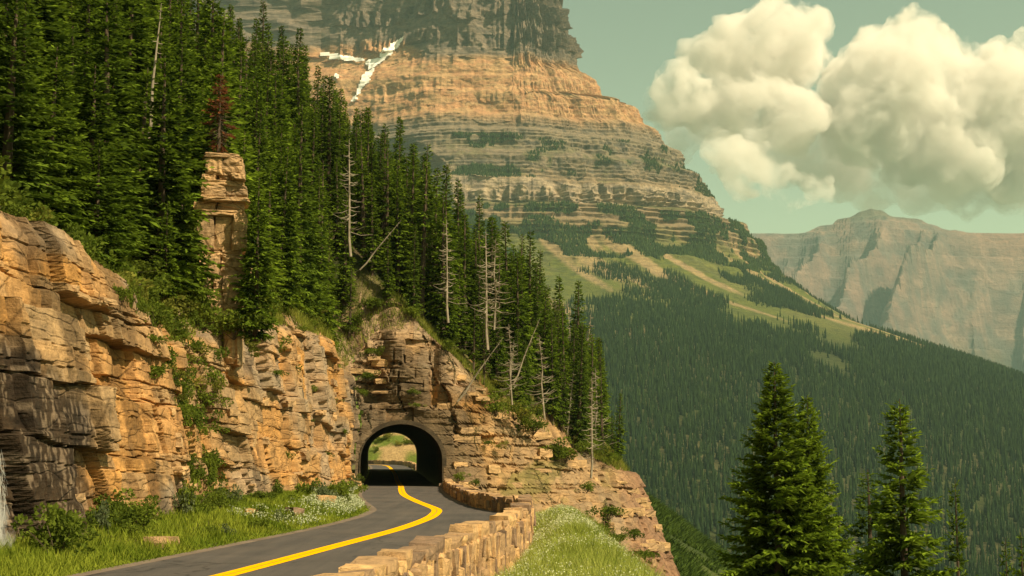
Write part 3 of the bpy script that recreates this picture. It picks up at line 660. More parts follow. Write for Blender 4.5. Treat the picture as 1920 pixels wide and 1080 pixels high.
# ------------------------------------------------------------------ stone guard wall, every stone its own piece
def wall_path(y0, y1):
    ys = np.arange(y0, y1, 0.05); P = np.column_stack([xwall(ys), ys]); S = sarc(P); return P, S
def build_wall(name, y0, y1, label, hgt, depth_out, cap_len, inner=True, outer=True, seed=1):
    P, S = wall_path(y0, y1); r = random.Random(seed)
    root = link(name, None, None, (P[0][0], P[0][1], 0)); base = Vector((P[0][0], P[0][1], 0))
    tag(root, label, 'stone wall', 'roadside guard walls')
    def pos(s):
        x = np.interp(s, S, P[:, 0]); y = np.interp(s, S, P[:, 1]); x2 = np.interp(s + .3, S, P[:, 0]); y2 = np.interp(s + .3, S, P[:, 1]); x1 = np.interp(s - .3, S, P[:, 0]); y1_ = np.interp(s - .3, S, P[:, 1])
        return x, y, math.atan2(y2 - y1_, x2 - x1)
    # mortar core
    V = []; ss = np.arange(0, S[-1], 0.5)
    for s_ in ss:
        x, y, a = pos(s_); nx, ny = math.sin(a), -math.cos(a); zb = -depth_out(y)
        for o, z in ((-.19, -0.15), (-.19, hgt - .12), (.19, hgt - .12), (.21, zb - .3)):
            V.append((x + nx * o - base.x, y + ny * o - base.y, z))
    F = grid_faces(len(ss), 4); n4 = len(V) - 4
    link('wall_core', mesh_data('wall_core', V, [F, np.array([[0, 1, 2, 3], [n4 + 3, n4 + 2, n4 + 1, n4]])], M_MORTAR), root)
    s_ = 0.0; i = 0
    while s_ < S[-1] - 0.4:                                        # cap stones, every third one raised
        L = r.uniform(*cap_len); x, y, a = pos(s_ + L / 2); up = r.uniform(0.1, 0.2) if r.random() < 0.36 else r.uniform(-0.06, 0.05)
        t = r.uniform(0.15, 0.21) + max(up, 0) * 0.6
        link('cap_stone', CAPS[r.randrange(12)], root, (x - base.x, y - base.y, hgt - 0.14 + t / 2), (r.uniform(-.03, .03), r.uniform(-.04, .04), a + r.uniform(-.06, .06)), (L * 1.02, r.uniform(0.46, 0.6), t * 1.15))
        s_ += L * 0.97; i += 1
    faces = ([1] if outer else []) + ([-1] if inner else [])
    for sd in faces:
        s_ = 0.0
        while s_ < S[-1] - 0.2:
            x, y, a = pos(s_); zb = -depth_out(y) if sd > 0 else -0.05
            w = r.uniform(0.2, 0.4) * (1 if y < 34 else 1.7 if y < 60 else 2.6)
            z = hgt - 0.13
            while z > zb:
                h = r.uniform(0.35, 0.75) if sd > 0 else r.uniform(0.3, 0.5)
                nx, ny = math.sin(a) * sd, -math.cos(a) * sd
                link('stone', STONES[r.randrange(14)], root, (x + nx * 0.2 - base.x, y + ny * 0.2 - base.y, z - h / 2), (r.uniform(-.1, .1), r.uniform(-.12, .12), a + r.uniform(-.16, .16)), (w * r.uniform(0.85, 1.05), r.uniform(0.1, 0.3), h * r.uniform(0.85, 1.02)))
                z -= h * 0.97
            s_ += w * 0.97
    return root
build_wall('stone_wall', 14, 56.4, 'sunlit stone guard wall stepping up along the near bend', 0.62, lambda y: np.interp(y, [14, 30, 56], [0.75, 0.6, 0.25]), (0.7, 1.5), inner=False, seed=5)
build_wall('stone_wall', 57.2, 110.8, 'shaded stone guard wall curving from the bend to the tunnel mouth', 0.55, lambda y: 0.3, (0.55, 0.95), outer=False, seed=6)
# the wall beyond the tunnel
t = np.gradient(cl, axis=0); t /= np.linalg.norm(t, axis=1)[:, None]
off = cl + np.column_stack([t[:, 1], -t[:, 0]]) * 3.5
kk = (cl[:, 1] > 194); OP = off[kk]; OS = sarc(OP)
fw = link('stone_wall', None, None, (OP[0][0], OP[0][1], 0.7)); tag(fw, 'low dark guard wall on the bend seen through the tunnel', 'stone wall', 'roadside guard walls')
s_ = 0; r = random.Random(9)
while s_ < OS[-1] - 1:
    x = np.interp(s_ + .6, OS, OP[:, 0]); y = np.interp(s_ + .6, OS, OP[:, 1]); x2 = np.interp(s_ + 1.0, OS, OP[:, 0]); y2 = np.interp(s_ + 1.0, OS, OP[:, 1])
    link('stone', STONES[r.randrange(14)], fw, (x - OP[0][0], y - OP[0][1], float(zroad(y)) - 0.7 + 0.3), (0, 0, math.atan2(y2 - y, x2 - x)), (1.25, 0.5, r.uniform(0.6, 0.85)))
    s_ += 1.15

# ------------------------------------------------------------------ conifers
def tube(P, R, n=6):
    P = np.asarray(P, float); V = []; 
    for i, (p, r_) in enumerate(zip(P, R)):
        d = P[min(i + 1, len(P) - 1)] - P[max(i - 1, 0)]; d /= np.linalg.norm(d) + 1e-9
        a = np.cross(d, [0.3, 1, 0.2]); a /= np.linalg.norm(a) + 1e-9; b = np.cross(d, a)
        for k_ in range(n):
            an = 2 * math.pi * k_ / n; V.append(p + (a * math.cos(an) + b * math.sin(an)) * r_)
    F = []
    for i in range(len(P) - 1):
        for k_ in range(n):
            F.append((i * n + k_, i * n + (k_ + 1) % n, (i + 1) * n + (k_ + 1) % n, (i + 1) * n + k_))
    return np.array(V), np.array(F)
def join(parts):
    V, F, o = [], [], 0
    for v, f in parts: V.append(v); F.append(np.asarray(f) + o); o += len(v)
    return np.concatenate(V), np.concatenate(F)
def conifer(seed, H, R, h0=0.06, per_m=3.6, nbr=6, gap=0.0, droop=0.25, dark=(0.026, 0.042, 0.010), light=(0.23, 0.285, 0.024), twig=1.05, shape=0.88, bare_low=0.0, clump=1.0, arrays=False):
    r = np.random.default_rng(seed)
    z = h0 * H; kites_p, kites_d, kites_l, kites_w, kites_c = [], [], [], [], []
    branch_t = []
    ph = r.uniform(0, 6)
    lob = r.uniform(0.78, 1.15, 40)
    while z < H * 0.985:
        q = (z / H - h0) / (1 - h0)
        prof = R * (1 - q) ** shape * (0.55 + 0.45 * min(1, q / 0.08)) + 0.07
        n = max(3, int(round(nbr * (0.6 + 0.4 * (1 - q)))))
        for b in range(n):
            if r.random() < gap: continue
            a = ph + 2 * math.pi * b / n + r.normal(0, 0.28); 
            L = prof * r.uniform(0.66, 1.12) * lob[int((a % 6.283) * 3 + q * 19) % 40]
            e0 = -droop * (1 - q) * r.uniform(0.7, 1.4) + 0.55 * q * q; cur = r.uniform(0.05, 0.3)
            ca, sa = math.cos(a), math.sin(a)
            zb = z + r.normal(0, 0.05)
            if q < bare_low and r.random() < 0.75:
                branch_t.append((zb, a, L * 0.8, e0)); continue
            m = max(5, int(L / (0.06 * twig) * clump))
            u = np.sort(r.uniform(0.16, 1.0, m)); u[-1] = 1.0
            rad = L * u; zo = L * (e0 * u + cur * u * u - 0.12 * u)
            base = np.column_stack([ca * rad, sa * rad, zb + zo])
            sl = e0 + 2 * cur * u - 0.12
            fwd = np.column_stack([np.full(m, ca), np.full(m, sa), sl])
            side = np.array([-sa, ca, 0])
            sg = r.choice([-1, 1], m); phi = r.uniform(0.45, 1.15, m) * sg; phi[-1] = 0
            d = fwd * np.cos(phi)[:, None] + side * np.sin(phi)[:, None]
            d[:, 2] += r.normal(-0.02, 0.24, m); d /= np.linalg.norm(d, axis=1)[:, None]
            l = (0.16 + 0.36 * L * (1 - u) + 0.05) * r.uniform(0.7, 1.25, m) * (0.8 + .2 * twig); l = np.minimum(l, 0.62 * twig)
            kites_p.append(base); kites_d.append(d); kites_l.append(l); kites_w.append(np.clip(l * 0.2, 0.04, 0.1) * twig * r.uniform(0.8, 1.25, m))
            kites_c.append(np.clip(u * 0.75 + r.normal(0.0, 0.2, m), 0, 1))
        z += (1 / per_m) * r.uniform(0.75, 1.25) * (0.55 + 0.45 * (1 - q)); ph += 1.3
    p = np.concatenate(kites_p); d = np.concatenate(kites_d); l = np.concatenate(kites_l); w = np.concatenate(kites_w); c = np.concatenate(kites_c)
    # leader
    k = len(p); up = np.tile([0, 0, 1.0], (k, 1)); s_ = np.cross(d, up); s_ /= np.linalg.norm(s_, axis=1)[:, None] + 1e-6
    nr = np.cross(s_, d); roll = r.normal(0, 0.65, k)
    s_ = s_ * np.cos(roll)[:, None] + nr * np.sin(roll)[:, None]
    tip = p + d * l[:, None]; tip[:, 2] -= l * 0.12
    mid = p + d * (l * 0.5)[:, None]; mid[:, 2] += l * 0.05
    V = np.stack([p, mid + s_ * w[:, None], tip, mid - s_ * w[:, None]], 1).reshape(-1, 3)
    F = np.arange(4 * k).reshape(k, 4)
    C = mixc(np.array(dark), np.array(light), c); C = np.repeat(C, 4, 0)  # tips paler as new growth; inner needles darkened to deepen shade in the crown
    if arrays: return V, F, C
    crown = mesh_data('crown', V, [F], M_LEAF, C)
    hs = np.linspace(0, 1, 9); wob = np.cumsum(r.normal(0, 0.012, (9, 2)), 0) * H * 0.1
    parts = [tube(np.column_stack([wob, hs * H]), (0.016 * H) * (1 - hs) ** 0.8 + 0.012)]
    for (zb, a, L, e0) in branch_t:
        parts.append(tube([[0, 0, zb], [math.cos(a) * L * .5, math.sin(a) * L * .5, zb + e0 * L * .5], [math.cos(a) * L, math.sin(a) * L, zb + e0 * L * .8]], [0.025, 0.015, 0.005], 3))
    tv, tf = join(parts)
    trunk = mesh_data('trunk', tv, [tf], M_BARK)
    return trunk, crown, H
def place(kind, name, loc, h, rz=0.0, wide=1.0, lean=(0, 0)):
    trunk, crown, H = kind; s_ = h / H
    o = link(name, None, None, loc, (lean[0], lean[1], rz), (s_ * wide, s_ * wide, s_))
    link('trunk', trunk, o); link('crown', crown, o); return o
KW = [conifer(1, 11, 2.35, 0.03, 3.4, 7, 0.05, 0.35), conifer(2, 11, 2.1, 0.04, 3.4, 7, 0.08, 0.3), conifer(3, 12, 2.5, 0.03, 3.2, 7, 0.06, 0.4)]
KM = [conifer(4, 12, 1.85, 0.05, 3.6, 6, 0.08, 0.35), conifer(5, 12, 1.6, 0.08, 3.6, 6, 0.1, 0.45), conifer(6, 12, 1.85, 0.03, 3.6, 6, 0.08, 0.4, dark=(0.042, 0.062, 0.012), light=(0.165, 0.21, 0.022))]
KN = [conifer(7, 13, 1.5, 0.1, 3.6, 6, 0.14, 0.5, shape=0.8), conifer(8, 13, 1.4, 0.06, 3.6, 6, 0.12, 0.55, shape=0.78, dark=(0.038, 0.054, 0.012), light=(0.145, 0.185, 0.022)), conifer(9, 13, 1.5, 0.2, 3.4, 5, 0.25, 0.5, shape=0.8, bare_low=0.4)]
PROTECT = []                                                      # pixel spots kept clear: (px0, py0, px1, py1) of trunks' feet
def forest_spots():
    pts = []
    def ok(x, y, sp):
        return all((x - a) ** 2 + (y - b) ** 2 > sp * sp for a, b in pts)
    # front rows along the brink first, then the slope behind
    for dist, step in ((1.5, 1.7), (3.4, 1.9)):
        for s_ in np.arange(ST_S[3], ST_S[23], step):
            P, out = cliff_surface(np.array([s_ + random.uniform(-.5, .5)]), np.array([1.0])); p, o = P[0], out[0]
            d = dist + random.uniform(-.5, .9)
            x, y = p[0] - o[0] * d, p[1] - o[1] * d
            if dist < 3 and (y < 47 or 49 < y < 59): continue
            if 60 < y < 65.5 and x > -15.0: continue
            if x < -12 and y > 99 and dist < 3 and y < 111: pass
            if ok(x, y, 1.5): pts.append((x, y))
    q = np.column_stack([rng.uniform(-62, 13.5, 30000), rng.uniform(34, 168, 30000)])
    d = side_dist(q[:, 0], q[:, 1]); z = hill_z(q[:, 0], q[:, 1])
    crest = np.interp(q[:, 0], [-60, -40, -30, -22, -12, 0, 14], [112, 118, 128, 146, 158, 160, 165])
    c_, s_ = math.cos(PITCH), math.sin(PITCH)
    def pr(x, y, z):
        zz = z - EYE; dd = y * c_ + zz * s_; return CX + FPX * x / dd, CY - FPX * (-y * s_ + zz * c_) / dd
    px, py = pr(q[:, 0], q[:, 1], z)
    keep = (d > 3.0) & (px > -110) & (py > -60) & (q[:, 1] < crest + 6) & ~((q[:, 1] > 57) & (q[:, 1] < 65) & (q[:, 0] > -15.0))
    q, d = q[keep], d[keep]; A = np.array(pts)
    for (x, y), dd in zip(q, d):
        sp = 3.0 if y < 70 else 2.15 if y < 95 else 1.75
        if ((A[:, 0] - x) ** 2 + (A[:, 1] - y) ** 2).min() > sp * sp: A = np.vstack([A, [x, y]])
    return [tuple(p) for p in A]
spots = forest_spots()
pass
info = []
for (x, y) in spots:
    z = float(hill_z(np.array([x]), np.array([y]))[0]); d = float(side_dist(np.array([x]), np.array([y]))[0])
    px, py = project((x, y, z))
    info.append((math.hypot(x, y) * 0.3 + min(d, 20) * 2.2 + (25 if y < 100 and d > 16 else 0), x, y, z, d, px, py))
info.sort(); rest = info[278:]; info = info[:278]
trees = []
for (_, x, y, z, d, px, py) in info:
    if y < 75: kind = random.choice(KW + KW + KM); h = random.triangular(7, 15, 10)
    elif y < 112: kind = random.choice(KM + KM + KW + KN); h = random.triangular(7, 16, 10.5)
    else: kind = random.choice(KN + KN + KM); h = random.triangular(7, 16.5, 10.5)
    if d < 3: h *= random.uniform(0.5, 0.95)
    if y < 60 and d < 5: h *= 0.75
    if x > 3: h *= 0.95
    o = place(kind, 'conifer', (x, y, z - 0.35), h, random.uniform(0, 6.3), random.uniform(0.9, 1.15) * (1.42 if y < 75 else 1.12), (random.gauss(0, .02), random.gauss(0, .02)))
    row = 'on the cliff brink' if d < 3.2 else 'second rank' if d < 5.6 else 'third rank' if d < 9 else 'fourth rank' if d < 13.5 else 'fifth rank' if d < 19 else 'high upslope'
    zone = 'above the left cliff' if px < 340 else 'between rock pillar and tunnel' if px < 700 else 'above the tunnel' if px < 880 else 'on the tunnel headland'
    kn = 'broad green conifer' if kind in KW else 'slim dark conifer' if kind in KN else 'mid-width green conifer'
    trees.append((row, zone, kn, px, o))
from collections import defaultdict
byrow = defaultdict(list)
for row, zone, kn, px, o in trees: byrow[(row, zone, kn)].append((px, o))
for (row, zone, kn), lst in byrow.items():
    lst.sort(key=lambda q: q[0])
    for i, (px, o) in enumerate(lst):
        tag(o, f'{kn}, {row}, {zone}, {ordinal(i + 1)} from left' if len(lst) > 1 else f'{kn}, {row}, {zone}', 'conifer', 'forest conifers on the hillside')

# the remaining trees of the same forest, past what is worth picking apart
def whole_tree(kind, name):
    trunk, crown, H = kind; bm = bmesh.new(); bm.from_mesh(crown); n0 = len(bm.faces); bm.from_mesh(trunk); bm.faces.ensure_lookup_table()
    for f in bm.faces[n0:]: f.material_index = 1
    me = bpy.data.meshes.new(name); bm.to_mesh(me); bm.free(); me.materials.append(M_LEAF); me.materials.append(M_BARK)
    return bpy.data.objects.new(name, me), H
src = bpy.data.collections.new('forest_kinds'); HS = []
for i, k_ in enumerate([KM[0], KM[1], KN[0], KN[1], KM[2]]):
    o, H = whole_tree(k_, 'forest_kind_%d' % i); src.objects.link(o); HS.append(H)
def scatter_forest(name, pts, scl, rot, idx):
    me = bpy.data.meshes.new(name); me.vertices.add(len(pts)); me.vertices.foreach_set('co', np.asarray(pts, np.float32).ravel())
    for nm, tp, v in (('scl', 'FLOAT', scl), ('rot', 'FLOAT', rot), ('idx', 'INT', idx)):
        at_ = me.attributes.new(nm, tp, 'POINT'); at_.data.foreach_set('value', np.asarray(v, np.int32 if tp == 'INT' else np.float32))
    ob = link(name, me); ng = bpy.data.node_groups.new(name, 'GeometryNodeTree')
    ng.interface.new_socket('Geometry', in_out='INPUT', socket_type='NodeSocketGeometry'); ng.interface.new_socket('Geometry', in_out='OUTPUT', socket_type='NodeSocketGeometry')
    gi, go = ng.nodes.new('NodeGroupInput'), ng.nodes.new('NodeGroupOutput'); ip = ng.nodes.new('GeometryNodeInstanceOnPoints'); ci = ng.nodes.new('GeometryNodeCollectionInfo')
    ci.inputs['Collection'].default_value = src; ci.inputs['Separate Children'].default_value = True; ci.inputs['Reset Children'].default_value = True
    def attr(nm, tp):
        n_ = ng.nodes.new('GeometryNodeInputNamedAttribute'); n_.data_type = tp; n_.inputs['Name'].default_value = nm; return n_.outputs['Attribute']
    cx = ng.nodes.new('ShaderNodeCombineXYZ'); L_ = ng.links
    L_.new(gi.outputs[0], ip.inputs['Points']); L_.new(ci.outputs[0], ip.inputs['Instance']); ip.inputs['Pick Instance'].default_value = True
    L_.new(attr('idx', 'INT'), ip.inputs['Instance Index']); L_.new(attr('rot', 'FLOAT'), cx.inputs[2]); L_.new(cx.outputs[0], ip.inputs['Rotation']); L_.new(attr('scl', 'FLOAT'), ip.inputs['Scale'])
    L_.new(ip.outputs[0], go.inputs[0]); md = ob.modifiers.new('scatter', 'NODES'); md.node_group = ng; return ob
ri = [random.randrange(5) for _ in rest]
fo = scatter_forest('hillside_forest', [(x, y, z - .35) for _, x, y, z, d, px, py in rest], [random.triangular(7, 15, 10) / HS[k_] for k_ in ri], [random.uniform(0, 6.3) for _ in rest], ri)
tag(fo, 'dense dark conifers filling the upper hillside behind the front ranks', 'forest', kind='stuff')

# the large conifers on the bank in front of the valley
HERO = conifer(21, 13, 3.9, 0.02, 4.2, 9, 0.03, 0.30, twig=0.75, dark=(0.03, 0.045, 0.01), light=(0.29, 0.35, 0.028), clump=1.4, shape=0.86)
HERO2 = conifer(22, 13, 3.2, 0.02, 4.0, 7, 0.14, 0.35, twig=0.75, dark=(0.035, 0.05, 0.01), light=(0.27, 0.33, 0.028), clump=1.4, shape=0.85)
HERO3 = conifer(23, 13, 2.0, 0.04, 3.4, 6, 0.22, 0.25, twig=0.75, clump=1.4, shape=0.85)
def bank_tree(kind, px, py, Y, label, wide=1.0, rz=0.0, lean=(0, 0), name='conifer'):
    top = at(px, py, Y); zb = float(bank_z(np.array([top.x]), np.array([Y]))[0])
    return tag(place(kind, name, (top.x, Y, zb - 0.3), top.z - zb + 0.3, rz, wide, lean), label, 'conifer', 'conifers on the bank before the valley')
bank_tree(HERO, 1452, 678, 44.0, 'tallest dense conifer before the valley, with pointed top', 1.0, 0.4)
bank_tree(HERO, 1512, 742, 44.6, 'twin dense conifer leaning on the tallest one, lower top', 0.8, 2.4)
bank_tree(HERO2, 1683, 748, 46.0, 'open-branched conifer with visible trunk, beside the tall dense pair', 1.02, 1.0)
bank_tree(HERO3, 1626, 880, 50.0, 'smaller conifer filling the gap between the two tall ones', 1.2, 0.2)
bank_tree(HERO3, 1788, 898, 52.0, 'thin spire conifer standing alone, second from the right edge', 0.62, 2.0)
bank_tree(HERO3, 1917, 998, 48.0, 'conifer cut by the right edge of the view', 0.7, 4.0)
bank_tree(HERO3, 1885, 1008, 47.0, 'small sparse yellow-green conifer near the right edge', 0.6, 3.0)
bank_tree(HERO3, 1575, 960, 47.0, 'low conifer hidden behind the dense pair', 1.0, 5.0)
for px, py, pb, Y, k_, lab in ((335, 300, 590, 61.2, 0, 'broad conifer pressed against the near side of the rock pillar'), (478, 330, 640, 62.0, 1, 'broad conifer growing tight behind the far side of the rock pillar'), (310, 380, 560, 58.0, 2, 'bushy conifer below the rock pillar and above the green gully')):
    tp = at(px, py, Y); bt = at(px, pb, Y); tag(place(KW[k_], 'conifer', bt, tp.z - bt.z, px, 1.0), lab, 'conifer', 'forest conifers on the hillside')
# small firs on the headland's ledges
for px, py, Y, h, lab in ((1135, 935, 104, 2.6, 'small bright conifer clinging to the ledge below the headland'), (1150, 985, 101, 2.4, 'little conifer just under another on the headland scree'), (1030, 560, 0, 0, '')):
    if not h: continue
    top = at(px, py, Y); tag(place(KM[0], 'conifer', (top.x, Y, top.z - h), h, px, 1.5), lab, 'conifer', 'small conifers on the rocks')

# ------------------------------------------------------------------ dead trees
def snag(seed, H, lean=0.0, n=26, blen=0.9, thick=0.014):
    r = np.random.default_rng(seed); hs = np.linspace(0, 1, 8)
    wob = np.cumsum(r.normal(0, 0.045, (8, 2)), 0) * H * 0.15
    tv, tf = tube(np.column_stack([wob, hs * H]), thick * H * (1 - hs) ** 0.7 + 0.015)
    br = []
    for i in range(n):
        q = r.uniform(0.2, 0.97); a = r.uniform(0, 6.3); L = blen * (1.15 - q) * r.uniform(0.5, 1.3); dz = r.uniform(-0.5, 0.25)
        c = np.array([np.interp(q, hs, wob[:, 0]), np.interp(q, hs, wob[:, 1]), q * H]); dr = np.array([math.cos(a), math.sin(a), dz])
        br.append(tube([c, c + dr * L * .5, c + dr * L + np.array([0, 0, 0.2 * L])], [0.04, 0.028, 0.012], 4))
    bv, bf = join(br)
    return mesh_data('trunk', tv, [tf], M_DEAD), mesh_data('bare_branches', bv, [bf], M_DEAD), H
SN = [snag(1, 9, n=60, blen=1.5, thick=0.011), snag(2, 9, n=16, blen=0.8, thick=0.011), snag(3, 9, n=90, blen=1.9, thick=0.010)]
def put_snag(k, px, py, px2, py2, label, Y=None):
    b = hill_hit(px, py) if Y is None else at(px, py, Y)
    t = at(px2, py2, b.y); b = b - (t - b).normalized() * 2.2; v = t - b; q = v.to_track_quat('Z', 'Y')
    tr, br, H = SN[k]; s_ = v.length / H
    o = link('dead_tree', None, None, b - v.normalized() * 0.3, q.to_euler(), (s_, s_, s_)); link('trunk', tr, o); link('bare_branches', br, o)['kind'] = 'stuff'
    tag(o, label, 'dead tree', 'bare dead trees in the forest')
put_snag(1, 282, 175, 297, -8, 'tall bare pale snag above the left cliff', 62)
put_snag(0, 838, 545, 835, 405, 'bleached dead tree with drooping branches on the skyline', 108)
put_snag(2, 925, 560, 928, 440, 'bleached branching dead tree beside the headland skyline', 112)
put_snag(0, 912, 600, 908, 425, 'thin grey dead trunk behind the branching bleached one', 116)
put_snag(1, 890, 705, 945, 625, 'leaning white log above the headland ledge', 113)
put_snag(1, 982, 668, 1012, 590, 'white leaning dead trunk among headland conifers', 116)
put_snag(1, 715, 455, 755, 405, 'slanting dead trunk against the dark conifers above the tunnel', 100)
put_snag(0, 655, 420, 652, 255, 'grey dead conifer standing in the skyline row', 105)
put_snag(2, 960, 700, 955, 600, 'grey bushy dead tree above the scree ledge', 112)
put_snag(0, 1110, 840, 1112, 700, 'grey dead tree at the tip of the headland', 118)
put_snag(2, 1020, 730, 1012, 620, 'thin grey dead tree between two headland conifers', 116)
dr = random.Random(77); names_ = []
for i in range(26):
    px = dr.uniform(790, 1125); base_y = np.interp(px, [800, 900, 1000, 1125], [600, 690, 770, 850]) - dr.uniform(0, 130); hh = dr.uniform(70, 150)
    names_.append((px, base_y, hh))
names_.sort()
for i, (px, by, hh) in enumerate(names_):
    b_ = hill_hit(px, by)
    put_snag(dr.choice([0, 2]), px, by, px + dr.uniform(-14, 22), by - hh, f'grey branchy dead tree among headland conifers, {ordinal(i + 1)} from left', max(b_.y - 3.0, 112))
RED = conifer(31, 6, 1.5, 0.1, 3.6, 7, 0.1, 0.6, dark=(0.16, 0.07, 0.04), light=(0.34, 0.095, 0.035), bare_low=0.45)
rt = at(410, 285, 63.8); tag(place(RED, 'dead_conifer', (rt.x, 63.8, rt.z), 3.7, 0.3, 1.2), 'rust-red dying conifer just above the rock pillar', 'conifer')

# ------------------------------------------------------------------ shrubs
def shrub_mesh(seed, leaves=900, dark=(0.075, 0.10, 0.016), light=(0.19, 0.23, 0.03), leaf=0.095):
    r = np.random.default_rng(seed); nc = 14
    cc = r.normal(0, 1, (nc, 3)) * np.array([0.33, 0.33, 0.2]) + np.array([0, 0, 0.42]); cc[:, 2] = np.clip(cc[:, 2], 0.12, 0.9)
    k = r.integers(0, nc, leaves); v = r.normal(0, 1, (leaves, 3)); v /= np.linalg.norm(v, axis=1)[:, None]
    p = cc[k] + v * (r.uniform(0.3, 1, leaves) ** 0.5)[:, None] * np.array([0.2, 0.2, 0.16])
    p[:, 2] = np.maximum(p[:, 2], 0.02)
    d = v + r.normal(0, 0.6, (leaves, 3)) + np.array([0, 0, 0.3]); d /= np.linalg.norm(d, axis=1)[:, None]
    s_ = np.cross(d, r.normal(0, 1, (leaves, 3))); s_ /= np.linalg.norm(s_, axis=1)[:, None]
    l = leaf * r.uniform(0.6, 1.4, leaves)
    V = np.stack([p, p + d * (l * .5)[:, None] + s_ * (l * .38)[:, None], p + d * l[:, None], p + d * (l * .5)[:, None] - s_ * (l * .38)[:, None]], 1).reshape(-1, 3)
    c = np.clip(r.uniform(0, 1, nc)[k] * 0.5 + r.uniform(0, 0.5, leaves), 0, 1); C = np.repeat(mixc(np.array(dark), np.array(light), c), 4, 0)
    st = [tube([[0, 0, -0.1], [c_[0] * .5, c_[1] * .5, c_[2] * .5], list(c_)], [0.02, 0.014, 0.006], 3) for c_ in cc[:9]]
    sv, sf = join(st)
    return mesh_data('foliage', V, [np.arange(4 * leaves).reshape(-1, 4)], M_SHRUB, C), mesh_data('stem', sv, [sf], M_BARK)
SH = [shrub_mesh(i) for i in range(3)] + [shrub_mesh(9, dark=(0.11, 0.12, 0.02), light=(0.26, 0.24, 0.045)), shrub_mesh(10, 700, (0.08, 0.10, 0.04), (0.2, 0.22, 0.11))]
shrubs = defaultdict(list)
def shrub(loc, w, h, zone, k=None):
    k = random.choice([0, 0, 1, 2, 3]) if k is None else k
    o = link('shrub', None, None, loc, (0, 0, random.uniform(0, 6.3)), (w, w, h)); link('foliage', SH[k][0], o); link('stem', SH[k][1], o)
    shrubs[zone].append(o)
def cliff_pt(s_, t_):
    P, out = cliff_surface(np.array([s_]), np.array([t_])); off = rock_offset(np.array([s_]), P, False)[0]
    return Vector((P[0][0] + out[0][0] * off[0], P[0][1] + out[0][1] * off[0], P[0][2])), out[0]
def s_at_y(y): return float(np.interp(y, (ST[:SPLIT, 1] + ST[:SPLIT, 4]) / 2, ST_S[:SPLIT]))
for i in range(62):                                               # brink of the left cliff and the green gully
    y = random.uniform(32, 61); p, o = cliff_pt(s_at_y(y), 1.0); d = random.uniform(0.2, 3.4)
    x2, y2 = p.x - o[0] * d, p.y - o[1] * d
    z = float(hill_z(np.array([x2]), np.array([y2]))[0])
    if y < 45 and d < 0.9: continue
    shrub((x2, y2, max(z, p.z - .2) - 0.1), random.uniform(0.9, 1.8), random.uniform(0.8, 1.6), 'on the ledge above the left cliff')
for i in range(30):
    y = random.uniform(50.5, 60); t_ = random.uniform(0.55, 1.0); p, o = cliff_pt(s_at_y(y), t_)
    shrub((p.x - o[0] * .15, p.y, p.z - 0.25), random.uniform(0.6, 1.3), random.uniform(0.6, 1.2), 'in the green gully beside the rock pillar')
for px, py, w in ((350, 560, 1.5), (372, 600, 1.6), (395, 625, 1.4), (440, 610, 1.3), (340, 520, 1.4), (468, 600, 1.3), (360, 640, 1.3), (345, 420, 1.2), (350, 480, 1.3)):
    p = at(px, py, 61.6); shrub((p.x, p.y, p.z - 0.4 * w), w, w, 'at the foot of the rock pillar')
for i in range(26):
    y = random.uniform(63, 100); p, o = cliff_pt(s_at_y(y), random.choice([1.0, 1.0, 0.85, 0.75])); d = random.uniform(0, 2.0)
    z = p.z if d < 0.5 else max(p.z, float(hill_z(np.array([p.x - d]), np.array([y]))[0]))
    shrub((p.x - o[0] * d, p.y, z - 0.2), random.uniform(0.7, 1.5), random.uniform(0.6, 1.3), 'along the brink past the rock pillar')
for i in range(40):
    q_ = random.random(); y = 44 + 12 * q_ + random.gauss(0, 1.3); t_ = min(0.95, max(0.08, 0.92 - 0.8 * q_ + random.gauss(0, .1))); p, o = cliff_pt(s_at_y(y), t_)
    shrub((p.x, p.y, p.z - 0.12), random.uniform(0.35, 0.9), random.uniform(0.35, 1.0), 'in cracks of the left cliff')
for i in range(8):
    y = random.uniform(64, 98); t_ = random.uniform(0.25, 0.8); p, o = cliff_pt(s_at_y(y), t_)
    shrub((p.x, p.y, p.z - 0.12), random.uniform(0.4, 0.8), random.uniform(0.3, 0.7), 'in cracks of the cliff near the tunnel')
for i in range(30):
    y = random.uniform(34, 100); xl = float(xcl(y)) - 2.85; x = xl - random.uniform(0.9, 2.6)
    if x < -11: continue
    w_ = random.uniform(0.25, 0.6)
    shrub((x, y, float(verge_z(x, y)) - 0.05), w_, w_ * random.uniform(0.8, 1.3), 'low in the grass between road and cliff', random.choice([0, 1, 4, 4, 3]))
for i in range(46):                                               # foot of the cliff
    y = random.choice([random.uniform(30, 60), random.uniform(58, 108)]); xl = float(xcl(y)) - 2.85
    x = random.uniform(-10.9, xl - 1.0) if y < 60 else random.uniform(-11.2, xl - 0.6)
    if y < 60: x = random.uniform(-11.0, -9.8)
    shrub((x, y, float(verge_z(x, y)) - 0.05), random.uniform(0.5, 1.3), random.uniform(0.5, 1.2), 'at the cliff foot beside the road', random.choice([0, 1, 2, 4]))
for i in range(34):
    s__ = random.uniform(ST_S[14], ST_S[22]); P_, o__ = cliff_surface(np.array([s__]), np.array([1.0])); d_ = random.uniform(0.4, 3.2)
    x_, y_ = P_[0][0] - o__[0][0] * d_, P_[0][1] - o__[0][1] * d_
    shrub((x_, y_, max(P_[0][2], float(hill_z(np.array([x_]), np.array([y_]))[0])) - 0.25), random.uniform(0.9, 2.0), random.uniform(0.7, 1.5), 'under the conifers on the headland brink')
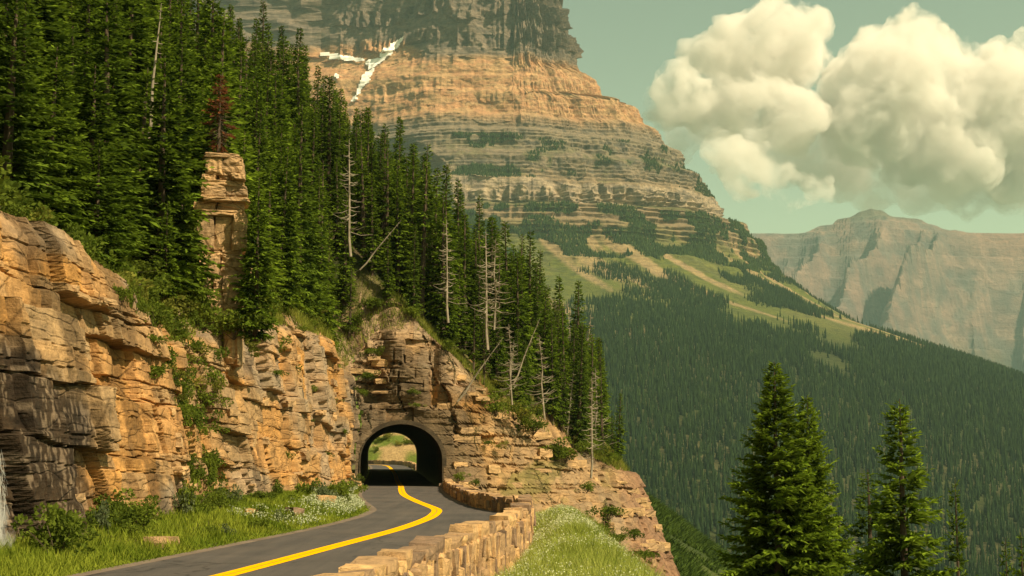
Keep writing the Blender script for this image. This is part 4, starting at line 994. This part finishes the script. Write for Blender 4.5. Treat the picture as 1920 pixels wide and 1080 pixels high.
for px, py, Y, w in ((905, 800, 0, 0), (930, 765, 117, 2.0), (965, 770, 119, 2.2), (1000, 800, 122, 2), (1040, 845, 126, 2.6), (1060, 850, 127, 2.4), (1020, 840, 125, 2), (985, 790, 121, 1.6), (910, 750, 117, 1.8), (880, 770, 0, 0), (940, 835, 115, 0.8), (915, 830, 114, .7), (1100, 915, 118, 1.2),
                     (1140, 960, 102, 1.6), (1155, 1010, 100, 1.4), (1125, 990, 100, 1.2), (1190, 1000, 108, 1.3), (1210, 1040, 106, 1.2), (1185, 1050, 103, 1.0), (860, 895, 110.3, 0.9), (890, 905, 109.5, .8), (775, 735, 112.4, .9), (780, 760, 112.2, .7), (690, 705, 110, 1.2), (680, 735, 110, 1.0), (700, 660, 113, 1.2)):
    if not w: continue
    p = at(px, py, Y); shrub((p.x, p.y, p.z - 0.3 * w), w, w * 0.75, 'on the headland rocks')
for i in range(70):
    x = random.uniform(-34, -14); y = random.uniform(266, 296)
    shrub((x, y, float(back_z(np.array([x]), np.array([y]))[0]) - 0.2), random.uniform(0.8, 2.2), random.uniform(.7, 1.6), 'on the hillside seen through the tunnel')
for zone, lst in shrubs.items():
    lst.sort(key=lambda o: project(o.location)[0])
    for i, o in enumerate(lst): tag(o, f'leafy green shrub {zone}, {ordinal(i + 1)} from left', 'shrub', 'wild shrubs')

# boulders
for px, py, sz, lab in ((303, 1028, (1.1, 0.55, 0.3), 'flat pale boulder lying in the roadside grass'), (552, 975, (0.7, 0.5, 0.4), 'small tan rock at the cliff foot'), (470, 985, (0.5, .4, .3), 'small grey rock half sunk in roadside grass'), (610, 955, (0.9, .6, .5), 'angular fallen rock beside the verge shrubs')):
    p = G(px, py); tag(link('boulder', block_mesh('boulder', px, M_STONE, 0.08), None, (p.x, p.y, float(verge_z(p.x, p.y)) + sz[2] * 0.3), (0, 0.05, px), sz), lab, 'rock')

# ------------------------------------------------------------------ grass
def blades(pts, h, w, c0, c1, seed, lean=0.35):
    r = np.random.default_rng(seed); n = len(pts); a = r.uniform(0, 6.3, n)
    hh = h * r.uniform(0.5, 1.3, n); ln = r.normal(0, lean, (n, 2)) * hh[:, None]
    s_ = np.column_stack([np.cos(a), np.sin(a), 0 * a]) * (w * r.uniform(.6, 1.4, n))[:, None]
    tip = pts + np.column_stack([ln, hh]); 
    V = np.stack([pts - s_, pts + s_, tip], 1).reshape(-1, 3)
    t = np.clip(0.5 + 0.35 * fbm(pts[:, 0] * 0.9, pts[:, 1] * 0.9, 0, 3, seed) * 2 + r.normal(0, .2, n), 0, 1)
    C = np.repeat(mixc(np.array(c0), np.array(c1), t), 3, 0)
    return V, np.arange(3 * n).reshape(n, 3), C
def grass_obj(name, V, F, C, label): 
    o = link(name, mesh_data(name, V, [F], M_GRASS, C)); tag(o, label, 'grass', kind='stuff'); return o
r = np.random.default_rng(50)
n = 60000; y = 22 + 90 * r.uniform(0, 1, n) ** 1.5; xl = xcl(y) - 2.9; x = xl - (r.uniform(0, 1, n) ** 1.1) * (xl + 11.4)
p = np.column_stack([x, y, verge_z(x, y) - 0.02]); V, F, C = blades(p, 0.27, 0.016, (0.11, 0.16, 0.014), (0.31, 0.34, 0.04), 51)
V = V.reshape(-1, 3, 3); sc = (0.6 + y / 45.0); V[:, :2] = p[:, None] + (V[:, :2] - p[:, None]) * sc[:, None, None]; V[:, 2, 2] = p[:, 2] + (V[:, 2, 2] - p[:, 2]) * (0.35 + 0.65 * sstep(0, 1.0, xl - x)); V = V.reshape(-1, 3)
grass_obj('roadside_grass', V, F, C, 'bright green grass along the road under the cliff')
n = 85000; y = 17 + 45 * r.uniform(0, 1, n) ** 1.2; xw = xwall(y) + 0.35; xe = edge_x(y) + 1.2; x = xw + r.uniform(0, 1, n) * (xe - xw)
p = np.column_stack([x, y, bank_z(x, y) - 0.02]); V, F, C = blades(p, 0.42, 0.012, (0.22, 0.27, 0.03), (0.44, 0.45, 0.11), 52, 0.4)
V = V.reshape(-1, 3, 3); sc = (0.6 + y / 50.0); V[:, :2] = p[:, None] + (V[:, :2] - p[:, None]) * sc[:, None, None]
V[:, 2, 2] = p[:, 2] + (V[:, 2, 2] - p[:, 2]) * (0.55 + 0.6 * sstep(-.3, .4, fbm(x * 0.7, y * 0.5, 0, 2, 53))); V = V.reshape(-1, 3)
grass_obj('bank_grass', V, F, C, 'tall pale green grass on the bank outside the wall')
def florets(px_, py_, pz, size, c, seed):
    r = np.random.default_rng(seed); n = len(px_); p = np.column_stack([px_, py_, pz]); d1 = r.normal(0, 1, (n, 3)); d1 /= np.linalg.norm(d1, axis=1)[:, None]; d2 = np.cross(d1, r.normal(0, 1, (n, 3))); d2 /= np.linalg.norm(d2, axis=1)[:, None]
    s_ = size[:, None]; V = np.stack([p - d1 * s_, p - d2 * s_, p + d1 * s_, p + d2 * s_], 1).reshape(-1, 3)
    return V, np.arange(4 * n).reshape(n, 4), np.repeat(np.clip(np.array(c) * r.uniform(0.75, 1.2, (n, 1)), 0, 1), 4, 0)
n = 22000; y = 17 + 44 * r.uniform(0, 1, n) ** 1.2; xw = xwall(y) + 0.3; xe = edge_x(y) + 0.9; x = xw + r.uniform(0, 1, n) * (xe - xw)
k = fbm(x * 0.55, y * 0.4, 0, 3, 54) + r.normal(0, .12, n) > -0.05; x, y = x[k], y[k]
V, F, C = florets(x, y, bank_z(x, y) + r.uniform(0.2, 0.55, len(x)), 0.013 * (0.5 + y / 35.), (0.62, 0.62, 0.36), 55)
grass_obj('pale_flower_heads', V, F, C, 'whitish flower heads among the bank grass')
n = 9000; y = 45 + 62 * r.uniform(0, 1, n) ** 1.3; xl = xcl(y) - 3.1; x = xl - r.uniform(0, 1, n) * np.minimum(2.4, xl + 11.2)
k = fbm(x * 0.4, y * 0.2, 0, 3, 56) + r.normal(0, .1, n) > 0.05; x, y = x[k], y[k]
V, F, C = florets(x, y, verge_z(x, y) + r.uniform(0.15, 0.4, len(x)), 0.02 * (0.5 + y / 60.), (0.55, 0.57, 0.36), 57)
grass_obj('pale_verge_flowers', V, F, C, 'whitish flowers in the verge below the cliff')
# thin tufts on the brink and ledges
n = 40000; s_ = r.uniform(ST_S[3], ST_S[23], n); Pb, ob = cliff_surface(s_, np.ones(n)); dd = r.uniform(0.1, 4.0, n)
x = Pb[:, 0] - ob[:, 0] * dd; y = Pb[:, 1] - ob[:, 1] * dd; z = hill_z(x, y)
k = (fbm(x * 0.5, y * 0.3, 0, 3, 58) + 0.15 + r.normal(0, .1, n) > 0) & ~((y < 44) & (dd < 1.0)); x, y, z = x[k], y[k], np.maximum(z, Pb[:, 2])[k]
V, F, C = blades(np.column_stack([x, y, z - .05]), 0.45, 0.03, (0.11, 0.14, 0.02), (0.27, 0.27, 0.05), 59)
grass_obj('brink_grass', V, F, C, 'wild grass along the cliff brink')

# ------------------------------------------------------------------ waterfall at the cliff foot
def water_material():
    m, nt, b = new_mat('falling_water'); b.inputs['Base Color'].default_value = (0.8, 0.82, 0.8, 1); b.inputs['Roughness'].default_value = 0.35
    b.inputs['Alpha'].default_value = 0.4; return m
M_WATER = water_material(); r = np.random.default_rng(70); parts = []
for i in range(420):
    px = r.normal(-8, 12); z0 = r.uniform(-0.1, 2.2); q = at(px, 900, 30.3 + r.normal(0, .25)); L = r.uniform(0.05, 0.4); w = r.uniform(0.002, 0.007)
    k = 1 - abs(px + 6) / 60
    if z0 > 2.3 * k: continue
    dx = r.normal(0.03, 0.05)
    parts.append((np.array([[q.x - w, q.y, z0 + L], [q.x + w, q.y, z0 + L], [q.x + dx + w, q.y, z0], [q.x + dx - w, q.y, z0]]), np.array([[0, 1, 2, 3]])))
bm = bmesh.new(); c0 = at(-14, 930, 30.4); c1 = at(4, 1010, 30.0)
for cc_, rr_ in ((c0, 0.22), ((c0 + c1) / 2, 0.3), (c1, 0.36), (at(-10, 1050, 29.8), 0.42)): bmesh.ops.create_icosphere(bm, subdivisions=3, radius=rr_, matrix=Matrix.Translation(cc_) @ Matrix.Diagonal((0.8, 0.8, 1.3, 1)))
me = bpy.data.meshes.new('waterfall_mist'); bm.to_mesh(me); bm.free(); mm = bpy.data.materials.new('water_mist'); mm.use_nodes = True; nt = mm.node_tree; nt.nodes.remove(nt.nodes['Principled BSDF'])
v = N(nt, 'ShaderNodeVolumePrincipled'); v.inputs['Color'].default_value = (0.97, 0.97, 0.97, 1); nz = N(nt, 'ShaderNodeTexNoise'); nz.inputs['Scale'].default_value = 2.6; nz.inputs['Detail'].default_value = 4
mr = N(nt, 'ShaderNodeMapRange'); mr.inputs['From Min'].default_value = 0.38; mr.inputs['From Max'].default_value = 0.68; mr.inputs['To Max'].default_value = 1.9
nt.links.new(N(nt, 'ShaderNodeNewGeometry').outputs['Position'], nz.inputs['Vector']); nt.links.new(nz.outputs[0], mr.inputs['Value']); nt.links.new(mr.outputs[0], v.inputs['Density']); nt.links.new(v.outputs[0], nt.nodes['Material Output'].inputs['Volume'])
me.materials.append(mm); mo = link('waterfall_mist', me); rm = mo.modifiers.new('remesh', 'REMESH'); rm.mode = 'VOXEL'; rm.voxel_size = 0.07
tag(mo, 'white mist drifting at the foot of the wet cliff', 'mist', kind='stuff')
V, F = join(parts); tag(link('waterfall_spray', mesh_data('waterfall_spray', V, [F], M_WATER)), 'white spray of a small waterfall at the dark wet cliff', 'waterfall', kind='stuff')

# ------------------------------------------------------------------ far forests
def far_trees(P, h, rad, cdark, clight, seed, layers=4, sides=5):
    r = np.random.default_rng(seed); n = len(P); Vs, Fs, Cs, o = [], [], [], 0
    shade = np.clip(r.uniform(0, 1, n), 0, 1); colr = mixc(np.array(cdark), np.array(clight), shade)
    for L in range(layers):
        f0 = 0.04 + 0.82 * L / layers; f1 = min(1.0, f0 + 1.35 / layers) if L < layers - 1 else 1.0
        rr = rad * (1 - f0) ** 0.8; a0 = r.uniform(0, 6.3, n)
        ring = []
        for k_ in range(sides):
            a = a0 + 2 * math.pi * k_ / sides + r.normal(0, .2, n); q = rr * r.uniform(0.65, 1.25, n)
            ring.append(np.column_stack([P[:, 0] + np.cos(a) * q, P[:, 1] + np.sin(a) * q, P[:, 2] + h * (f0 - 0.03 * r.uniform(0, 1.5, n))]))
        apex = P + np.column_stack([0 * h, 0 * h, h * f1])
        V = np.stack(ring + [apex], 1); m = sides + 1
        idx = np.arange(n)[:, None] * m + o
        F = np.stack([np.concatenate([idx + k_, idx + (k_ + 1) % sides, idx + sides], 1) for k_ in range(sides)], 1).reshape(-1, 3)
        Vs.append(V.reshape(-1, 3)); Fs.append(F); Cs.append(np.repeat(colr * (0.85 + 0.1 * L), m, 0)); o += n * m
    return np.concatenate(Vs), np.concatenate(Fs), np.concatenate(Cs)
def proj_np(x, y, z):
    c, s_ = math.cos(PITCH), math.sin(PITCH); zz = z - EYE; d = y * c + zz * s_; u = -y * s_ + zz * c
    return CX + FPX * x / d, CY - FPX * u / d
r = np.random.default_rng(90); n = 150000
u = r.uniform(-0.02, 1.0, n) ** 1.0; z = r.uniform(-190, 400, n)
a_ = np.interp(z, RZ[:, 0], RZ[:, 1]); b_ = np.interp(z, FZ[:, 0], FZ[:, 1])
x, y, _, ac = mountain_pt(np.maximum(u, 0), z); px, py = proj_np(x, y, z)
cov = fbm(ac / 80., z / 60., 0, 4, 130); thr = np.interp(z, [-200, 150, 215, 280, 330, 420], [-2, -0.6, -0.12, 0.1, 0.2, 0.28])
glade = (((px - 1560) / 55) ** 2 + ((py - 685 - (px - 1560) * 0.45) / 20) ** 2 + 1.1 * fbm(ac / 9., z / 9., 0, 3, 131) + r.normal(0, .15, n) < 0.8)
k = (px > 1030) & (px < 1990) & (py < 1110) & (cov + r.normal(0, 0.07, n) > thr) & ~glade
x, y, z, px, py = x[k], y[k], z[k], px[k], py[k]
# thin by distance so that the density stays natural
kk = r.uniform(0, 1, len(x)) < np.clip(36000.0 / len(x), 0, 1); x, y, z = x[kk], y[kk], z[kk]
h = r.uniform(10, 21, len(x)) * np.interp(z, [-200, 200, 400], [1.1, 1.0, 0.6])
V, F, C = far_trees(np.column_stack([x, y, z - 1.5]), h, h * r.uniform(0.11, 0.17, len(x)), (0.016, 0.026, 0.010), (0.042, 0.058, 0.018), 91)
tag(link('valley_forest', mesh_data('valley_forest', V, [F], M_FAR, C)), 'dark conifer forest covering the slope below the stepped mountain', 'forest', kind='stuff')
# thickets on the mountain's ledges
n = 90000; z = r.uniform(400, 720, n); u = np.where(r.random(n) < 0.35, r.uniform(-160, 0, n), r.uniform(0, 0.95, n))
x, y, fz, ac = mountain_pt(u, z); px, py = proj_np(x, y, z)
cov = fbm(ac / 55. + 3, z / 33., 0, 4, 125); thr = np.interp(z, [400, 440, 530, 552, 605, 612, 640, 720], [0.0, -0.12, -0.1, 1, 1, -0.06, 0.05, 0.25])
k = (cov > thr) & (px > 780); x, y, z = x[k], y[k], z[k]; kk = r.uniform(0, 1, len(x)) < np.clip(17000.0 / len(x), 0, 1); x, y, z = x[kk], y[kk], z[kk]
h = r.uniform(4, 9, len(x)) * np.interp(z, [400, 530, 600], [1.35, 1.2, 0.8]); V, F, C = far_trees(np.column_stack([x, y, z - 1]), h, h * 0.28, (0.03, 0.042, 0.014), (0.06, 0.078, 0.02), 92, 2)
tag(link('ledge_thicket', mesh_data('ledge_thicket', V, [F], M_FAR, C)), 'dark stunted trees dotted over the mountain ledges', 'thicket', kind='stuff')
# shrubs and young trees on the green spur
n = 150000; y = r.uniform(155, 520, n); x = r.uniform(0.07, 0.22, n) * y; z = spur_z(x, y)
k = (fbm(x * .09, y * .06, 0, 3, 93) > -0.4); x, y, z = x[k], y[k], z[k]
V, F, C = blades(np.column_stack([x, y, z - .1]), 1.0, 0.16, (0.035, 0.05, 0.012), (0.10, 0.125, 0.022), 94, 0.9)
tag(link('spur_thicket', mesh_data('spur_thicket', V, [F], M_FAR, C)), 'bright green thicket on the spur below the headland', 'thicket', kind='stuff')

# ------------------------------------------------------------------ clouds
def cloud(name, label, blobs, Y, vox, dens, seed, lo=0.435):
    V, F, o = [], [], 0; rr = random.Random(seed)
    bm = bmesh.new()
    for (px, py, rad) in blobs:
        c = at(px, py, Y + rr.uniform(-1, 1) * rad / FPX * Y * 0.8); R = rad / FPX * Y * 1.18
        m = Matrix.Translation(c) @ Matrix.Scale(R, 4)
        bmesh.ops.create_icosphere(bm, subdivisions=3, radius=1, matrix=m)
        for q in range(9):                                        # billows on each blob
            d = Vector((rr.gauss(0, 1), rr.gauss(0, 1), rr.gauss(0.35, 0.8))).normalized(); r2 = R * rr.uniform(0.25, 0.5)
            bmesh.ops.create_icosphere(bm, subdivisions=2, radius=1, matrix=Matrix.Translation(c + d * R * 0.82) @ Matrix.Scale(r2, 4))
    me = bpy.data.meshes.new(name); bm.to_mesh(me); bm.free()
    m = bpy.data.materials.new('cloud_vapour'); m.use_nodes = True; nt = m.node_tree; nt.nodes.remove(nt.nodes['Principled BSDF'])
    v = N(nt, 'ShaderNodeVolumePrincipled'); v.inputs['Color'].default_value = (0.985, 0.96, 0.93, 1); v.inputs['Density'].default_value = dens; v.inputs['Anisotropy'].default_value = 0.1
    # vapour thins out in wisps: density follows a turbulent noise in world space
    gp = N(nt, 'ShaderNodeNewGeometry').outputs['Position']
    n1 = N(nt, 'ShaderNodeTexNoise'); n1.inputs['Scale'].default_value = 1 / 420.0; n1.inputs['Detail'].default_value = 8; n1.inputs['Roughness'].default_value = 0.7
    n1.inputs['Distortion'].default_value = 0.4
    nt.links.new(gp, n1.inputs['Vector'])
    mr = N(nt, 'ShaderNodeMapRange'); mr.inputs['From Min'].default_value = lo; mr.inputs['From Max'].default_value = lo + 0.09; mr.inputs['To Min'].default_value = 0.0; mr.inputs['To Max'].default_value = dens * 1.4
    nt.links.new(n1.outputs[0], mr.inputs['Value']); nt.links.new(mr.outputs[0], v.inputs['Density'])
    nt.links.new(v.outputs[0], nt.nodes['Material Output'].inputs['Volume'])
    me.materials.append(m); ob = link(name, me); m.cycles.volume_step_rate = 0.3
    rm = ob.modifiers.new('remesh', 'REMESH'); rm.mode = 'VOXEL'; rm.voxel_size = vox
    for sc, st in ((380, 200), (140, 130), (None, vox), (55, 42)):
        if sc is None:
            rm = ob.modifiers.new('remesh', 'REMESH'); rm.mode = 'VOXEL'; rm.voxel_size = vox; continue
        tx = bpy.data.textures.new('billow', 'CLOUDS'); tx.noise_scale = sc; tx.noise_depth = 2
        dm = ob.modifiers.new('billow', 'DISPLACE'); dm.texture = tx; dm.strength = st; dm.mid_level = 0.5; dm.texture_coords = 'GLOBAL'
    tag(ob, label, 'cloud', 'cumulus clouds'); return ob
CA = [(1440, 45, 42), (1395, 85, 60), (1470, 85, 70), (1510, 60, 40), (1335, 125, 52), (1410, 150, 80), (1490, 130, 45), (1280, 170, 50), (1330, 190, 60), (1240, 195, 34), (1415, 215, 65), (1480, 225, 55), (1250, 225, 26)]
CB = [(1705, 75, 48), (1650, 110, 55), (1750, 95, 50), (1600, 165, 55), (1690, 165, 90), (1790, 130, 45), (1800, 180, 60), (1870, 130, 45), (1915, 120, 45), (1890, 190, 75), (1640, 230, 80), (1560, 225, 40), (1740, 255, 80), (1840, 260, 80), (1930, 280, 90), (1990, 180, 90), (1800, 310, 60), (1700, 310, 45), (1890, 330, 50)]
CCp = [(1335, 262, 22), (1345, 275, 26), (1375, 300, 40), (1390, 330, 34), (1480, 365, 28), (1415, 325, 40), (1455, 345, 36), (1500, 352, 30), (1540, 356, 22), (1420, 290, 26)]
CD = [(1540, 280, 60), (1610, 290, 65), (1480, 270, 55), (1660, 320, 55), (1580, 330, 45), (1420, 255, 45), (1350, 235, 40), (1730, 345, 50), (1810, 355, 45), (1890, 370, 40), (1520, 320, 40), (1290, 260, 36), (1470, 300, 50), (1640, 365, 30), (1770, 300, 60), (1920, 330, 50), (1690, 250, 60)]
cloud('cloud', 'towering cream cumulus just beside the stepped mountain', CA, 12500, 20, 0.006, 1)
cloud('cloud', 'largest billowing cumulus reaching the right edge', CB, 12800, 22, 0.006, 2)
cloud('cloud', 'small low puff of cloud below the towering cumulus', CCp, 12000, 16, 0.005, 3)
cloud('cloud', 'thin grey cloud bank joining the two great cumulus', CD, 13600, 30, 0.003, 4, 0.42)

# ------------------------------------------------------------------ haze
bm = bmesh.new(); bmesh.ops.create_cube(bm, size=1, matrix=Matrix.Translation((0, 6000, 540)) @ Matrix.Diagonal((30400, 20400, 1926, 1)))
me = bpy.data.meshes.new('haze'); bm.to_mesh(me); bm.free()
m = bpy.data.materials.new('valley_air'); m.use_nodes = True; nt = m.node_tree; nt.nodes.remove(nt.nodes['Principled BSDF'])
v = N(nt, 'ShaderNodeVolumePrincipled'); v.inputs['Color'].default_value = (0.56, 0.82, 0.80, 1); v.inputs['Density'].default_value = 5.0e-5; v.inputs['Anisotropy'].default_value = 0.2
nt.links.new(v.outputs[0], nt.nodes['Material Output'].inputs['Volume']); me.materials.append(m)
hz = link('haze', me); hz['kind'] = 'stuff'; hz['label'] = 'pale valley haze between the mountains'
